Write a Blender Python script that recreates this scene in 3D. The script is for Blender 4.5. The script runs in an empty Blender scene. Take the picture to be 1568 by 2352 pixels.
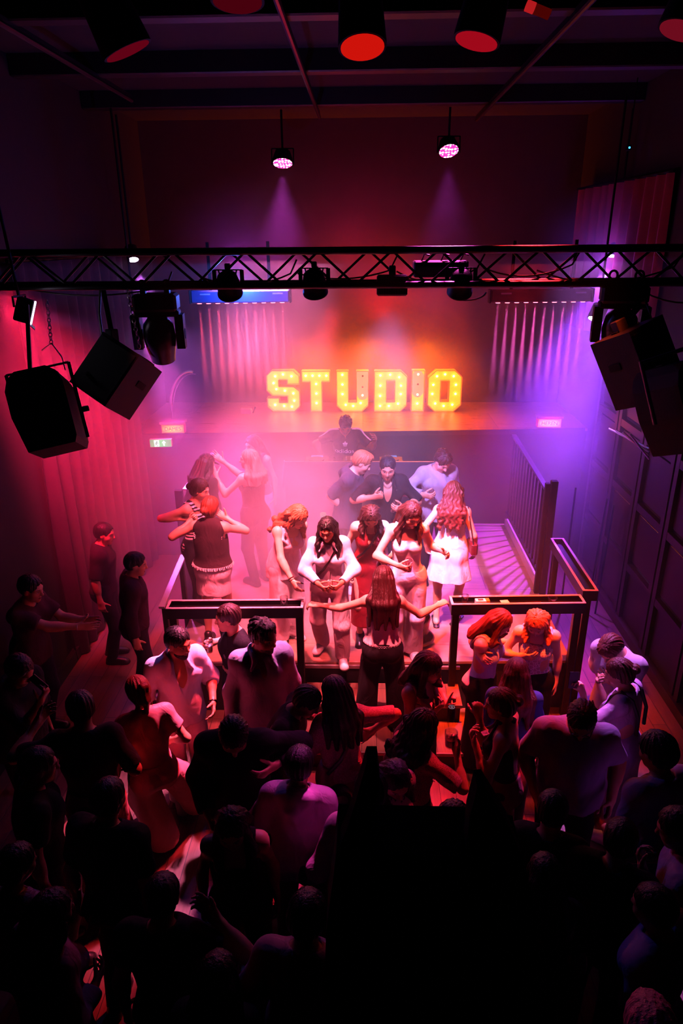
import bpy, math, random
import numpy as np
from mathutils import Vector, Matrix
from mathutils.bvhtree import BVHTree
PI = math.pi
SC = bpy.context.scene
COL = SC.collection
rnd = random.Random(7)
# ---------------------------------------------------------------- camera
FPX = 1568.0; PIT = math.radians(21.9); YAW = math.radians(1.9); ROL = math.radians(-0.5); CAMZ = 4.6
_f = np.array([-math.sin(YAW)*math.cos(PIT), math.cos(YAW)*math.cos(PIT), -math.sin(PIT)])
_r0 = np.array([math.cos(YAW), math.sin(YAW), 0.0]); _u0 = np.cross(_r0, _f)
_r = _r0*math.cos(ROL)+_u0*math.sin(ROL); _u = _u0*math.cos(ROL)-_r0*math.sin(ROL)
CAM = np.array([0, 0, CAMZ])
def ray(px, py): return _f+_r*((px-784)/FPX)+_u*((1176-py)/FPX)
def at(px, py, y=None, z=None, x=None):
    """world point seen at a photo pixel, at depth y, height z or side x"""
    d = ray(px, py)
    t = d1 = None
    if y is not None: t = y/d[1]
    elif z is not None: t = (z-CAMZ)/d[2]
    else: t = x/d[0]
    return CAM+d*t
cd = bpy.data.cameras.new('camera'); co = bpy.data.objects.new('camera', cd); COL.objects.link(co)
cd.sensor_fit = 'VERTICAL'; cd.sensor_height = 36; cd.sensor_width = 24; cd.lens = 24.0
cd.clip_start = 0.05; cd.clip_end = 100
co.matrix_world = Matrix(((_r[0], _u[0], -_f[0], 0), (_r[1], _u[1], -_f[1], 0), (_r[2], _u[2], -_f[2], CAMZ), (0, 0, 0, 1)))
SC.camera = co
# ---------------------------------------------------------------- tags
def tag(o, label=None, cat=None, group=None, kind=None):
    if label: o['label'] = label
    if cat: o['category'] = cat
    if group: o['group'] = group
    if kind: o['kind'] = kind
    return o
def thing(name, label, cat, loc=(0, 0, 0), group=None):
    o = bpy.data.objects.new(name, None); COL.objects.link(o)
    o.location = tuple(float(v) for v in loc); o.empty_display_size = .1
    return tag(o, label, cat, group)
def link(name, me, m, parent=None):
    o = bpy.data.objects.new(name, me); COL.objects.link(o)
    if m is not None and not me.materials: me.materials.append(m)
    if parent is not None: o.parent = parent
    return o
# ---------------------------------------------------------------- mesh collector (world coordinates)
def nrm(v):
    v = np.asarray(v, float); return v/(np.linalg.norm(v)+1e-12)
class MB:
    def __init__(s): s.v = []; s.f = []; s.sm = []
    def add(s, vs, fs, smooth=False):
        b = len(s.v); s.v += [tuple(float(c) for c in p) for p in vs]
        s.f += [tuple(b+i for i in f) for f in fs]; s.sm += [smooth]*len(fs); return s
    def box(s, c, size, R=None, bev=0.0):
        c = np.array(c, float); h = np.array(size, float)/2
        R = np.eye(3) if R is None else np.asarray(R, float)
        if bev <= 0:
            P = [(x, y, z) for x in (-1, 1) for y in (-1, 1) for z in (-1, 1)]
            vs = [c+R@(h*np.array(p)) for p in P]
            return s.add(vs, [(0, 1, 3, 2), (4, 6, 7, 5), (0, 4, 5, 1), (2, 3, 7, 6), (0, 2, 6, 4), (1, 5, 7, 3)])
        b = min(bev, min(h)*.49); vs = []; idx = {}
        for sx in (-1, 1):
            for sy in (-1, 1):
                for sz in (-1, 1):
                    for a in range(3):
                        p = np.array([sx, sy, sz])*h
                        for q in range(3):
                            if q != a: p[q] -= np.sign(p[q])*b
                        idx[(sx, sy, sz, a)] = len(vs); vs.append(c+R@p)
        fs = []
        for a in range(3):
            o1, o2 = [(1, 2), (2, 0), (0, 1)][a]
            for sg in (-1, 1):
                q = []
                for (u, w) in ((-1, -1), (1, -1), (1, 1), (-1, 1)):
                    k = [0, 0, 0]; k[a] = sg; k[o1] = u; k[o2] = w; q.append(idx[(*k, a)])
                fs.append(tuple(q) if sg > 0 else tuple(q[::-1]))
        for a in range(3):
            o1, o2 = [(1, 2), (2, 0), (0, 1)][a]
            for u in (-1, 1):
                for w in (-1, 1):
                    k0 = [0]*3; k1 = [0]*3; k0[a] = -1; k1[a] = 1
                    for k in (k0, k1): k[o1] = u; k[o2] = w
                    q = (idx[(*k0, o1)], idx[(*k1, o1)], idx[(*k1, o2)], idx[(*k0, o2)])
                    fs.append(q if u*w > 0 else q[::-1])
        for sx in (-1, 1):
            for sy in (-1, 1):
                for sz in (-1, 1):
                    q = tuple(idx[(sx, sy, sz, a)] for a in range(3))
                    fs.append(q if sx*sy*sz > 0 else q[::-1])
        return s.add(vs, fs)
    def bar(s, a, b, w, h, up=(0, 0, 1), bev=0.0):
        a = np.array(a, float); b = np.array(b, float); d = nrm(b-a); up = np.array(up, float)
        if abs(d@up) > .98: up = np.array([0, 1, 0.])
        x = nrm(np.cross(d, up)); z = np.cross(x, d)
        return s.box((a+b)/2, (w, np.linalg.norm(b-a), h), np.stack([x, d, z], 1), bev)
    def tube(s, pts, r, n=8, cap=True):
        pts = [np.array(p, float) for p in pts]; m = len(pts)
        rs = [r]*m if np.isscalar(r) else list(r)
        vs = []; t0 = nrm(pts[1]-pts[0]); u = np.array([0, 0, 1.]) if abs(t0[2]) < .9 else np.array([1., 0, 0])
        for i in range(m):
            t = nrm(pts[min(i+1, m-1)]-pts[max(i-1, 0)]); x = nrm(np.cross(t, u)); u = np.cross(x, t)
            for k in range(n):
                a = 2*PI*k/n; vs.append(pts[i]+(x*math.cos(a)+u*math.sin(a))*rs[i])
        fs = [(i*n+k, i*n+(k+1) % n, (i+1)*n+(k+1) % n, (i+1)*n+k) for i in range(m-1) for k in range(n)]
        if cap: fs += [tuple(range(n))[::-1], tuple((m-1)*n+k for k in range(n))]
        return s.add(vs, fs, True)
    def lathe(s, prof, c=(0, 0, 0), axis=(0, 0, 1), n=24, sx=1.0, close=False):
        """prof: (radius, height along axis)"""
        c = np.array(c, float); a = nrm(axis); u = np.array([1., 0, 0]) if abs(a[0]) < .9 else np.array([0, 1., 0])
        x = nrm(u-a*(u@a)); y = np.cross(a, x); vs = []; m = len(prof)
        for (r, h) in prof:
            for k in range(n):
                t = 2*PI*k/n; vs.append(c+a*h+x*(r*math.cos(t)*sx)+y*(r*math.sin(t)))
        fs = [(i*n+k, i*n+(k+1) % n, (i+1)*n+(k+1) % n, (i+1)*n+k) for i in range(m-1) for k in range(n)]
        if prof[0][0] > 1e-5: fs.append(tuple(range(n))[::-1])
        if prof[-1][0] > 1e-5: fs.append(tuple((m-1)*n+k for k in range(n)))
        return s.add(vs, fs, True)
    def poly(s, pts2, org, ux, uy, uz, d0, d1, faces='all'):
        """extrude a 2D polygon: org + ux*x + uy*y + uz*(d0..d1)"""
        org = np.array(org, float); ux, uy, uz = (np.array(q, float) for q in (ux, uy, uz)); n = len(pts2)
        vs = [org+ux*p[0]+uy*p[1]+uz*d0 for p in pts2]+[org+ux*p[0]+uy*p[1]+uz*d1 for p in pts2]
        fs = [(i, (i+1) % n, n+(i+1) % n, n+i) for i in range(n)]
        if faces == 'all': fs += [tuple(range(n))[::-1], tuple(range(n, 2*n))]
        return s.add(vs, fs)
    def mesh(s, name, off=(0, 0, 0)):
        me = bpy.data.meshes.new(name)
        o = np.array(off, float)
        me.from_pydata([tuple(np.array(p)-o) for p in s.v], [], s.f)
        me.polygons.foreach_set('use_smooth', s.sm)
        import bmesh
        bm = bmesh.new(); bm.from_mesh(me); bmesh.ops.recalc_face_normals(bm, faces=bm.faces); bm.to_mesh(me); bm.free()
        if any(s.sm):
            try: me.set_sharp_from_angle(angle=math.radians(40))
            except Exception: pass
        return me
    def build(s, name, m, parent=None):
        p = parent; off = np.zeros(3)
        while p is not None: off = off+np.array(p.location); p = p.parent
        return link(name, s.mesh(name, off), m, parent)
def struct(name, mb, m, label=None):
    o = mb.build(name, m); o['kind'] = 'structure'
    if label: o['label'] = label
    return o
def single(name, mb, m, label, cat, group=None):
    """a thing that is one mesh; origin at its lowest middle"""
    v = np.array(mb.v); c = (v.min(0)+v.max(0))/2; c[2] = v[:, 2].min()
    o = link(name, mb.mesh(name, c), m); o.location = tuple(c); return tag(o, label, cat, group)
def copy_tree(o, parent=None):
    c = o.copy(); COL.objects.link(c); c.parent = parent
    for ch in list(o.children): copy_tree(ch, c)
    return c
def rx(a): a = math.radians(a); c, s = math.cos(a), math.sin(a); return np.array([[1, 0, 0], [0, c, -s], [0, s, c]])
def ry(a): a = math.radians(a); c, s = math.cos(a), math.sin(a); return np.array([[c, 0, s], [0, 1, 0], [-s, 0, c]])
def rz(a): a = math.radians(a); c, s = math.cos(a), math.sin(a); return np.array([[c, -s, 0], [s, c, 0], [0, 0, 1]])
# ---------------------------------------------------------------- materials
def lin(c):
    if isinstance(c, str):
        c = c.lstrip('#'); c = [int(c[i:i+2], 16)/255 for i in (0, 2, 4)]
        return tuple((x/12.92 if x <= .04045 else ((x+.055)/1.055)**2.4) for x in c)+(1,)
    return tuple(c)+(1,) if len(c) == 3 else tuple(c)
class NT:
    def __init__(s, t): s.t = t
    def n(s, typ, **k):
        nd = s.t.nodes.new(typ)
        ins = k.pop('ins', {})
        for a, b in k.items(): setattr(nd, a, b)
        for a, b in ins.items():
            if isinstance(b, bpy.types.NodeSocket): s.t.links.new(b, nd.inputs[a])
            else: nd.inputs[a].default_value = b
        return nd
    def math(s, op, a, b=0.0, c=None, clamp=False):
        nd = s.n('ShaderNodeMath', operation=op, use_clamp=clamp, ins={0: a, 1: b})
        if c is not None:
            if isinstance(c, bpy.types.NodeSocket): s.t.links.new(c, nd.inputs[2])
            else: nd.inputs[2].default_value = c
        return nd.outputs[0]
    def mix(s, f, a, b):
        nd = s.n('ShaderNodeMix', data_type='RGBA')
        for i, v in ((0, f), (6, a), (7, b)):
            if isinstance(v, bpy.types.NodeSocket): s.t.links.new(v, nd.inputs[i])
            else: nd.inputs[i].default_value = v
        return nd.outputs[2]
MATS = {}
def newmat(name):
    m = bpy.data.materials.new(name); m.use_nodes = True; t = m.node_tree
    for nd in list(t.nodes):
        if nd.type not in ('BSDF_PRINCIPLED', 'OUTPUT_MATERIAL'): t.nodes.remove(nd)
    return m, NT(t), [x for x in t.nodes if x.type == 'BSDF_PRINCIPLED'][0], [x for x in t.nodes if x.type == 'OUTPUT_MATERIAL'][0]
def mat(name, col, rough=.6, metal=0.0, emit=None, es=0.0, bump=0.0, bscale=40.0, vary=.15, spec=.5):
    if name in MATS: return MATS[name]
    m, T, b, o = newmat(name); c = lin(col)
    geo = T.n('ShaderNodeTexCoord').outputs['Object']
    nz = T.n('ShaderNodeTexNoise', ins={'Vector': geo, 'Scale': bscale, 'Detail': 3.0})
    dark = tuple(x*(1-vary) for x in c[:3])+(1,); lite = tuple(min(1, x*(1+vary)) for x in c[:3])+(1,)
    T.t.links.new(T.mix(nz.outputs['Fac'], dark, lite), b.inputs['Base Color'])
    b.inputs['Roughness'].default_value = rough; b.inputs['Metallic'].default_value = metal
    b.inputs['Specular IOR Level'].default_value = spec
    if emit is not None:
        b.inputs['Emission Color'].default_value = lin(emit); b.inputs['Emission Strength'].default_value = es
    if bump:
        bp = T.n('ShaderNodeBump', ins={'Height': nz.outputs['Fac'], 'Strength': bump, 'Distance': .01})
        T.t.links.new(bp.outputs[0], b.inputs['Normal'])
    MATS[name] = m; return m
def emis(name, col, s):
    if name in MATS: return MATS[name]
    m, T, b, o = newmat(name); T.t.nodes.remove(b)
    e = T.n('ShaderNodeEmission', ins={'Color': lin(col), 'Strength': s}); T.t.links.new(e.outputs[0], o.inputs[0])
    m.cycles.emission_sampling = 'NONE'
    MATS[name] = m; return m
def glassmat(name, col=(1, 1, 1), rough=.05):
    """thin clear drinking glass: mostly see-through with a bright rim reflection"""
    if name in MATS: return MATS[name]
    m, T, b, o = newmat(name); T.t.nodes.remove(b)
    lw = T.n('ShaderNodeLayerWeight', ins={'Blend': .35}); f = T.math('MULTIPLY_ADD', lw.outputs['Facing'], .75, .08, clamp=True)
    tr = T.n('ShaderNodeBsdfTransparent', ins={'Color': lin(col)}); g = T.n('ShaderNodeBsdfGlossy', ins={'Color': (1, 1, 1, 1), 'Roughness': rough+.15})
    mx = T.n('ShaderNodeMixShader', ins={0: f, 1: tr.outputs[0], 2: g.outputs[0]}); T.t.links.new(mx.outputs[0], o.inputs[0])
    MATS[name] = m; return m
def planks(name, c1, c2, wid=.12, leng=1.6, rot=0.0, rough=.4, grain=.5):
    m, T, b, o = newmat(name)
    tc = T.n('ShaderNodeNewGeometry').outputs['Position']
    mp = T.n('ShaderNodeMapping', ins={'Vector': tc, 'Rotation': (0, 0, rot)}).outputs[0]
    br = T.n('ShaderNodeTexBrick', offset=.37, ins={'Vector': mp, 'Color1': lin(c1), 'Color2': lin(c2), 'Mortar': (.004, .003, .003, 1), 'Scale': 1.0, 'Mortar Size': .003, 'Mortar Smooth': .3, 'Bias': 0.0, 'Brick Width': leng, 'Row Height': wid})
    st = T.n('ShaderNodeMapping', ins={'Vector': mp, 'Scale': (2.2, 26, 1)}).outputs[0]
    nz = T.n('ShaderNodeTexNoise', ins={'Vector': st, 'Scale': 1.6, 'Detail': 6.0, 'Distortion': .8})
    fac = T.math('MULTIPLY_ADD', nz.outputs['Fac'], grain*2, 1-grain)
    colr = T.n('ShaderNodeMix', data_type='RGBA', blend_type='MULTIPLY'); colr.inputs[0].default_value = 1.0
    T.t.links.new(br.outputs['Color'], colr.inputs[6]); T.t.links.new(fac, colr.inputs[7])
    T.t.links.new(colr.outputs[2], b.inputs['Base Color'])
    T.t.links.new(T.math('MULTIPLY_ADD', nz.outputs['Fac'], .35, rough-.15), b.inputs['Roughness'])
    bp = T.n('ShaderNodeBump', ins={'Height': br.outputs['Fac'], 'Strength': .4, 'Distance': .004}); bp.invert = True
    T.t.links.new(bp.outputs[0], b.inputs['Normal'])
    MATS[name] = m; return m
BLACK = mat('black_metal', '#040304', .55, 0.0, bump=.05, bscale=120, spec=.15)
MATTE = mat('matte_black', '#060507', .85, spec=.2, bump=.1, bscale=200)
STEEL = mat('brushed_steel', '#b9b4ba', .35, .9, bscale=60)
PBLACK = mat('painted_black_wood', '#120d10', .5, bump=.15, bscale=50)
CABLE = mat('cable_rubber', '#0a0a0b', .6)
# ================================================================ THE ROOM
XR, XL, YB, YF, ZC = 3.3, -3.4, 11.6, -1.2, 6.25
M_floor = planks('floor_boards', '#5a3a30', '#6b4639', .14, 1.9, PI/2, .42)
M_stage = planks('stage_boards', '#9c7260', '#a87d69', .62, 2.4, 0.0, .4, .42)
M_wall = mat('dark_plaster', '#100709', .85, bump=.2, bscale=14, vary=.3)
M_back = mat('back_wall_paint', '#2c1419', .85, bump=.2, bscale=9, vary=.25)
M_ceil = mat('black_ceiling', '#030203', .9, bump=.2, bscale=12, vary=.4)
struct('floor', MB().box(((XL+XR)/2, (YF+YB)/2, -.05), (XR-XL+.6, YB-YF+.6, .1)), M_floor)
struct('ceiling', MB().box(((XL+XR)/2, (YF+YB)/2, ZC+.06), (XR-XL+.6, YB-YF+.6, .12)), M_ceil)
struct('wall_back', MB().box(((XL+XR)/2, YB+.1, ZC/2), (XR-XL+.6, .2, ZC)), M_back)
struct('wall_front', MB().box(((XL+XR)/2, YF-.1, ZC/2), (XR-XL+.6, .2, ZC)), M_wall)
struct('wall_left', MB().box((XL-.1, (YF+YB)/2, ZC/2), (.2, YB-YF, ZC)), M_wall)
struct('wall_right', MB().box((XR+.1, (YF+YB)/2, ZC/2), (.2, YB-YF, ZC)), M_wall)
# wood panelling on the right wall: stiles, rails and sunk panels
M_panel = mat('dark_red_panelling', '#2c080b', .4, bump=.15, bscale=8, vary=.3)
n = 0
for k in range(6):
    y0 = 4.3+k*.86
    fr = MB()
    zt = 3.3
    for yy in (y0+.04, y0+.82-.04): fr.box((XR-.03, yy, zt/2), (.06, .08, zt))
    for zz in (.06, .82, 1.62, 2.42, zt-.05): fr.box((XR-.03, y0+.41, zz), (.055, .66, .09))
    for zz in (.44, 1.22, 2.02, 2.82): fr.box((XR-.012, y0+.41, zz), (.02, .62, .62), bev=.008)
    n += 1; struct('trim_%d' % n, fr, M_panel)
struct('baseboard_right', MB().box((XR-.045, 6.6, .06), (.09, 5.6, .12)), M_panel)
struct('baseboard_left', MB().box((XL+.03, 6.0, .07), (.06, 7.6, .14)), M_wall)
# ceiling: three cross beams with pale lower edges, three long tracks
M_beam = mat('beam_paint', '#0a0709', .55, bump=.1)
for y in (5.85, 7.62, 9.42):
    n += 1; struct('trim_%d' % n, MB().box(((XL+XR)/2, y, 6.16), (XR-XL, .16, .2), bev=.012), M_beam)
for x, y0, y1 in ((-.565, 3.4, 9.9), (1.48, 3.4, 10.3), (-2.56, 3.4, 8.6)):
    n += 1; struct('trim_%d' % n, MB().tube([(x, y0, 6.02), (x, y1, 6.02)], .022, 8).box((x, (y0+y1)/2, 6.05), (.02, y1-y0, .05)), mat('track_metal', '#4a3a40', .35, .8))
# upper back stage (ledge) the letters stand on
LZ = 1.97
lf = [(-3.4, 9.55), (3.3, 9.86), (3.3, 11.6), (-3.4, 11.6)]
M_ledge = planks('ledge_boards', '#8a5a3c', '#9c6845', .9, 2.0, 0.0, .3, .5)
struct('floor_upper_stage', MB().poly(lf, (0, 0, 0), (1, 0, 0), (0, 1, 0), (0, 0, 1), LZ-.04, LZ), M_ledge)
struct('wall_upper_stage', MB().poly([(p[0], p[1]+.04) for p in lf[:2]]+lf[2:], (0, 0, 0), (1, 0, 0), (0, 1, 0), (0, 0, 1), 0.0, LZ-.045), mat('ledge_front', '#2e1a1c', .8, bump=.2, bscale=10))
struct('trim_90', MB().bar((-3.35, 9.535, LZ-.03), (3.25, 9.84, LZ-.03), .03, .07), mat('ledge_edge', '#3a2422', .5))
# main stage platform, with a slotted edge strip on the right and two steps in front
SZ = .6
sp = [(-1.95, 5.80), (2.12, 5.93), (2.12, 9.5), (-1.95, 9.5)]
struct('floor_stage', MB().poly(sp, (0, 0, 0), (1, 0, 0), (0, 1, 0), (0, 0, 1), SZ-.03, SZ), M_stage)
struct('wall_stage', MB().poly([(-1.93, 5.83), (2.1, 5.96), (2.1, 9.5), (-1.93, 9.5)], (0, 0, 0), (1, 0, 0), (0, 1, 0), (0, 0, 1), 0.0, SZ-.03), mat('stage_skirt', '#0e090b', .7, bump=.1))
M_edge = mat('worn_step_edge', '#8d7d80', .4, .6, bump=.3, bscale=30)
for i, (zz, y0, y1, x0, x1) in enumerate(((.40, 5.46, 5.79, -.56, .97), (.20, 5.02, 5.46, -.56, .97))):
    st = thing('stage_step', ('upper' if i == 0 else 'lower')+' black wooden step in front of the stage opening', 'step', ((x0+x1)/2, (y0+y1)/2, 0), 'steps up to the stage')
    MB().box(((x0+x1)/2, (y0+y1)/2, zz-.015), (x1-x0, y1-y0, .03)).build('tread', M_floor, st)
    MB().box(((x0+x1)/2, (y0+y1)/2+.005, (zz-.03)/2), (x1-x0-.03, y1-y0-.02, zz-.03)).build('riser', PBLACK, st)
    MB().box(((x0+x1)/2, y0-.006, zz-.018), (x1-x0, .012, .034)).build('nosing', M_edge, st)
n += 1; struct('trim_%d' % n, MB().box((.2, 5.80, SZ-.012), (1.56, .025, .032)), M_edge)
# ---------------------------------------------------------------- drinks counters (shallow trays on black legs)
M_ctr = mat('counter_black', '#0a0608', .4, .1, bump=.08, spec=.3)
M_lip = mat('counter_lip', '#d8b4bc', .35, .2)
def tray(t, p0, p1, wid, zt, side):
    """open tray from p0 to p1 (outer edge), wid to the side vector"""
    p0 = np.array(p0); p1 = np.array(p1); d = nrm(p1-p0); L = np.linalg.norm(p1-p0); s = np.array(side, float); z = np.array([0, 0, 1.])
    c = (p0+p1)/2+s*wid/2; R = np.stack([d, s, z], 1); ap = .11
    MB().box(c+z*(zt-.052), (L-.03, wid-.03, .016), R).build('tray_floor', M_ctr, t)
    a = MB()
    for q in (-1, 1):
        a.box(c+s*q*(wid/2-.011)+z*(zt-ap/2), (L, .022, ap), R)
        a.box(c+d*q*(L/2-.011)+z*(zt-ap/2), (.022, wid-.044, ap), R)
    a.build('tray_apron', M_ctr, t)
    a = MB()
    for q in (-1, 1):
        a.box(c+s*q*(wid/2-.011)+z*(zt+.003), (L, .024, .006), R)
        a.box(c+d*q*(L/2-.011)+z*(zt+.003), (.024, wid-.048, .006), R)
    a.build('tray_lip', M_lip, t)
def legs(t, pts, zb, zt):
    for x, y in pts: MB().box((x, y, (zb+zt)/2), (.07, .07, zt-zb), bev=.006).build('leg', M_ctr, t)
tl = thing('drinks_counter', 'long black open-tray drinks counter with one empty glass, beside the left stage entrance', 'counter', (-1.2, 5.72, 0), 'black drinks counters on the stage edge')
tray(tl, (-1.86, 5.60, 0), (-.56, 5.64, 0), .17, 1.35, nrm((-.03, 1, 0)))
legs(tl, ((-1.81, 5.66), (-.60, 5.69)), 0, 1.24)
tr = thing('drinks_counter', 'black open-tray drinks counter holding cigarette pack and glasses, stage right front', 'counter', (1.5, 5.86, 0), 'black drinks counters on the stage edge')
tray(tr, (.85, 5.72, 0), (2.13, 5.77, 0), .17, 1.35, nrm((-.03, 1, 0)))
legs(tr, ((.90, 5.78), (2.08, 5.84)), 0, 1.24)
ta = thing('drinks_counter', 'empty black side counter tray running back along the picket railing', 'counter', (2.22, 6.6, 0), 'black drinks counters on the stage edge')
tray(ta, (2.16, 5.98, 0), (2.16, 7.24, 0), .15, 1.37, (1, 0, 0))
legs(ta, ((2.23, 6.04), (2.23, 7.2)), 0, 1.26)
# ---------------------------------------------------------------- picket railing on the right stage edge
X = 2.14
rt = thing('picket_railing', 'black metal picket railing with flat pale top rail along the stage side', 'railing', (X, 8.3, SZ))
ya, yb = 7.42, 9.45
MB().bar((X, ya, 1.86), (X, yb, 1.98), .06, .03).build('top_rail', mat('rail_top', '#4d4450', .3, .7), rt)
MB().bar((X, ya, .80), (X, yb, .80), .04, .05).build('bottom_rail', BLACK, rt)
for k in range(13):
    y = ya+.12+k*.155; MB().box((X, y, (.8+1.87+.12*k/13)/2), (.022, .022, 1.07+.12*k/13)).build('picket', BLACK, rt)
MB().box((X+.02, 7.33, 1.32), (.075, .075, 1.44), bev=.006).build('post', BLACK, rt)
MB().box((X-.045, 7.36, 1.3), (.05, .06, 1.4), bev=.004).build('post', BLACK, rt)
MB().box((X, 8.4, .65), (.05, 2.1, .1)).build('kick_board', M_lip, rt)
# left hand rail beside the stage, sloping down to the floor steps
p0, p1 = at(402, 1150, y=7.6), at(420, 1278, x=-1.98)
rl = thing('stair_handrail', 'pale flat metal handrail sloping down at the left end of the stage', 'railing', (-1.98, 6.3, 0))
a = at(421, 1276, y=6.9); b = at(371, 1396, y=5.95)
MB().bar(a, b, .06, .025).build('rail', mat('rail_pale', '#a59aa8', .3, .7), rl)
for q in (.12, .9):
    c = a+(b-a)*q; MB().box((c[0], c[1], c[2]/2), (.05, .05, c[2]-.03)).build('post', BLACK, rl)
c = at(410, 1125, y=7.7)
lp = thing('railing_post', 'black square railing post with pale sloping rail behind the striped top woman', 'post', (c[0], c[1], 0))
MB().box((c[0], c[1], c[2]/2), (.09, .07, c[2]), bev=.006).build('post', BLACK, lp)
MB().bar(c+np.array([.06, .05, -.02]), c+np.array([.25, .9, .18]), .05, .03).build('rail', MATS['rail_pale'], lp)
# ---------------------------------------------------------------- DJ booth
YD = 8.6
dj = thing('dj_booth', 'dark grey flat-fronted DJ booth between the DJ and the dancers', 'dj booth', (-.1, YD+.3, SZ))
M_dj = mat('booth_grey', '#45414f', .55, bump=.1, bscale=30); M_djs = mat('booth_side', '#9a8fa2', .5)
MB().poly([(-1.08, 1.5), (.98, 1.54), (.98, 1.86), (-1.03, 1.86)], (0, YD, 0), (1, 0, 0), (0, 0, 1), (0, 1, 0), -.02, .02).build('front_panel', M_dj, dj)
MB().box((-.05, YD+.19, 1.72), (2.0, .34, .05)).build('table_top', PBLACK, dj)
MB().box((-.05, YD+.04, 1.05), (1.98, .03, .88)).build('front_cloth', mat('booth_cloth', '#1b1420', .9), dj)
for x in (-1.0, .9): MB().box((x, YD+.19, 1.14), (.05, .30, 1.08)).build('side_panel', PBLACK, dj)
MB().bar((-1.085, YD-.005, 1.5), (-1.035, YD-.005, 1.87), .012, .05).build('edge_strip', M_djs, dj)
for i, x in enumerate((-.62, .38)):
    pl = thing('media_player', ('black DJ media player on the booth top, '+('at the capped girl side' if i == 0 else 'at the railing side')), 'dj player', (x, YD+.19, 1.746), 'players on the DJ booth')
    MB().box((x, YD+.19, 1.787), (.32, .28, .08), bev=.01).build('body', BLACK, pl)
    MB().lathe([(.0, .08), (.1, .08), (.105, .094), (.1, .102), (0, .102)], (x, YD+.16, 1.746), n=28).build('jog_wheel', BLACK, pl)
    MB().box((x, YD+.30, 1.835), (.16, .07, .012)).build('screen', emis('screen_glow', '#6fa0ff', .6), pl)
mx = thing('dj_mixer', 'black DJ mixer between the two players on the booth', 'mixer', (-.12, YD+.19, 1.746))
mb_ = MB().box((-.12, YD+.19, 1.792), (.3, .28, .09), bev=.01).build('body', BLACK, mx)
for i in range(4):
    for j in range(3): MB().lathe([(.014, 0), (.012, .02), (0, .02)], (-.22+i*.066, YD+.12+j*.06, 1.835), n=10).build('knob', STEEL, mb_)
# ================================================================ STAGE GEAR
M_truss = mat('truss_black', '#0e0b10', .45, .3, spec=.3, bscale=80)
TY0, TY1, TZ0, TZ1 = 5.36, 5.62, 4.27, 4.51
tr_ = thing('lighting_truss', 'black box lighting truss spanning the room above the stage front', 'truss', (0, 5.5, TZ0))
for y in (TY0, TY1):
    for z in (TZ0, TZ1): MB().tube([(XL, y, z), (XR, y, z)], .026, 12).build('chord', M_truss, tr_)
def zig(f, off):
    m = MB(); st = .27; k = 0; x = XL+.1+off
    while x+st < XR-.05:
        m.tube([f(x, k % 2), f(x+st, (k+1) % 2)], .0105, 6); x += st; k += 1
    return m
zig(lambda x, k: (x, TY0, TZ1 if k else TZ0), 0).build('front_lattice', M_truss, tr_)
zig(lambda x, k: (x, TY1, TZ0 if k else TZ1), .1).build('back_lattice', M_truss, tr_)
zig(lambda x, k: (x, TY1 if k else TY0, TZ0), .05).build('bottom_lattice', M_truss, tr_)
zig(lambda x, k: (x, TY0 if k else TY1, TZ1), .05).build('top_lattice', M_truss, tr_)
def hang(px, py, y=5.5): return at(px, py, y=y)
# ---- cables looped over and under the truss
def sag(a, b, d, n=10):
    a = np.array(a); b = np.array(b)
    return [a+(b-a)*(i/n)+np.array([0, 0, -d*4*(i/n)*(1-i/n)]) for i in range(n+1)]
for i, (x0, x1, d, z) in enumerate(((-2.6, -1.5, .06, 4.25), (-1.25, -.55, .07, 4.33), (-.5, .2, .05, 4.35), (.25, .85, .09, 4.36), (.9, 1.55, .07, 4.38), (1.3, 2.3, .10, 4.36), (2.0, 2.9, .16, 4.27))):
    where = ['by the tilted left speaker', 'beside the left colour-changing bar', 'left of the mesh-front flood', 'beside the flat control box', 'over the right colour-changing bar', 'above the right moving head', 'looped at the right wall end'][i]
    single('power_cable', MB().tube(sag((x0, 5.48, z), (x1, 5.44, z+.02), d)+[np.array((x1+.05, 5.44, z+.12))], .007, 6), CABLE, 'thin black cable draped along the truss '+where, 'cable', 'cables on the truss')
# ---- LED bars with downward eyes
def led_bar(pxl, pxr, py, y, label, m):
    a = at(pxl, py, y=y); b = at(pxr, py-3, y=y); c = (a+b)/2; d = nrm(b-a); L = np.linalg.norm(b-a)
    t = thing('led_bar', label, 'stage light', c); R = np.stack([d, np.array([0, 1., 0]), np.array([0, 0, 1.])], 1)
    MB().box(c, (L, .09, .12), R, .012).build('housing', m, t)
    for q in (-1, 1): MB().box(c+d*q*(L/2+.008), (.016, .1, .13), R, .004).build('end_plate', BLACK, t)
    for q in (-.22, .24): MB().box(c+np.array([0, -.047, .025])+d*L*q*1.6, (.1, .004, .014), R).build('printed_strip', mat('strip_print', '#8f9fb8', .5), t)
    for q in (-1, 1): MB().bar(c+d*q*L*.3+np.array([0, 0, .06]), c+d*q*L*.3+np.array([0, 0, .5]), .03, .012).build('hanging_bracket', BLACK, t)
    eyes = []
    for k in range(10):
        e = c+d*((k-4.5)/10*L*.94)+np.array([0, -.01, -.062])
        MB().lathe([(.0, 0), (.022, 0), (.024, .012), (0, .012)], e-np.array([0, 0, .004]), n=12).build('led_lens', emis('led_eye', '#ff6a8a', 6), t); eyes.append(e)
    return t, c, eyes
LB1, LBC1, EY1 = led_bar(440, 665, 682, 7.0, 'blue-lit LED batten casting ten red streaks behind the truss', mat('bar_blue_lit', '#3a5aa8', .4, .3))  # blue light falling on this batten is put into the housing colour
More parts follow.
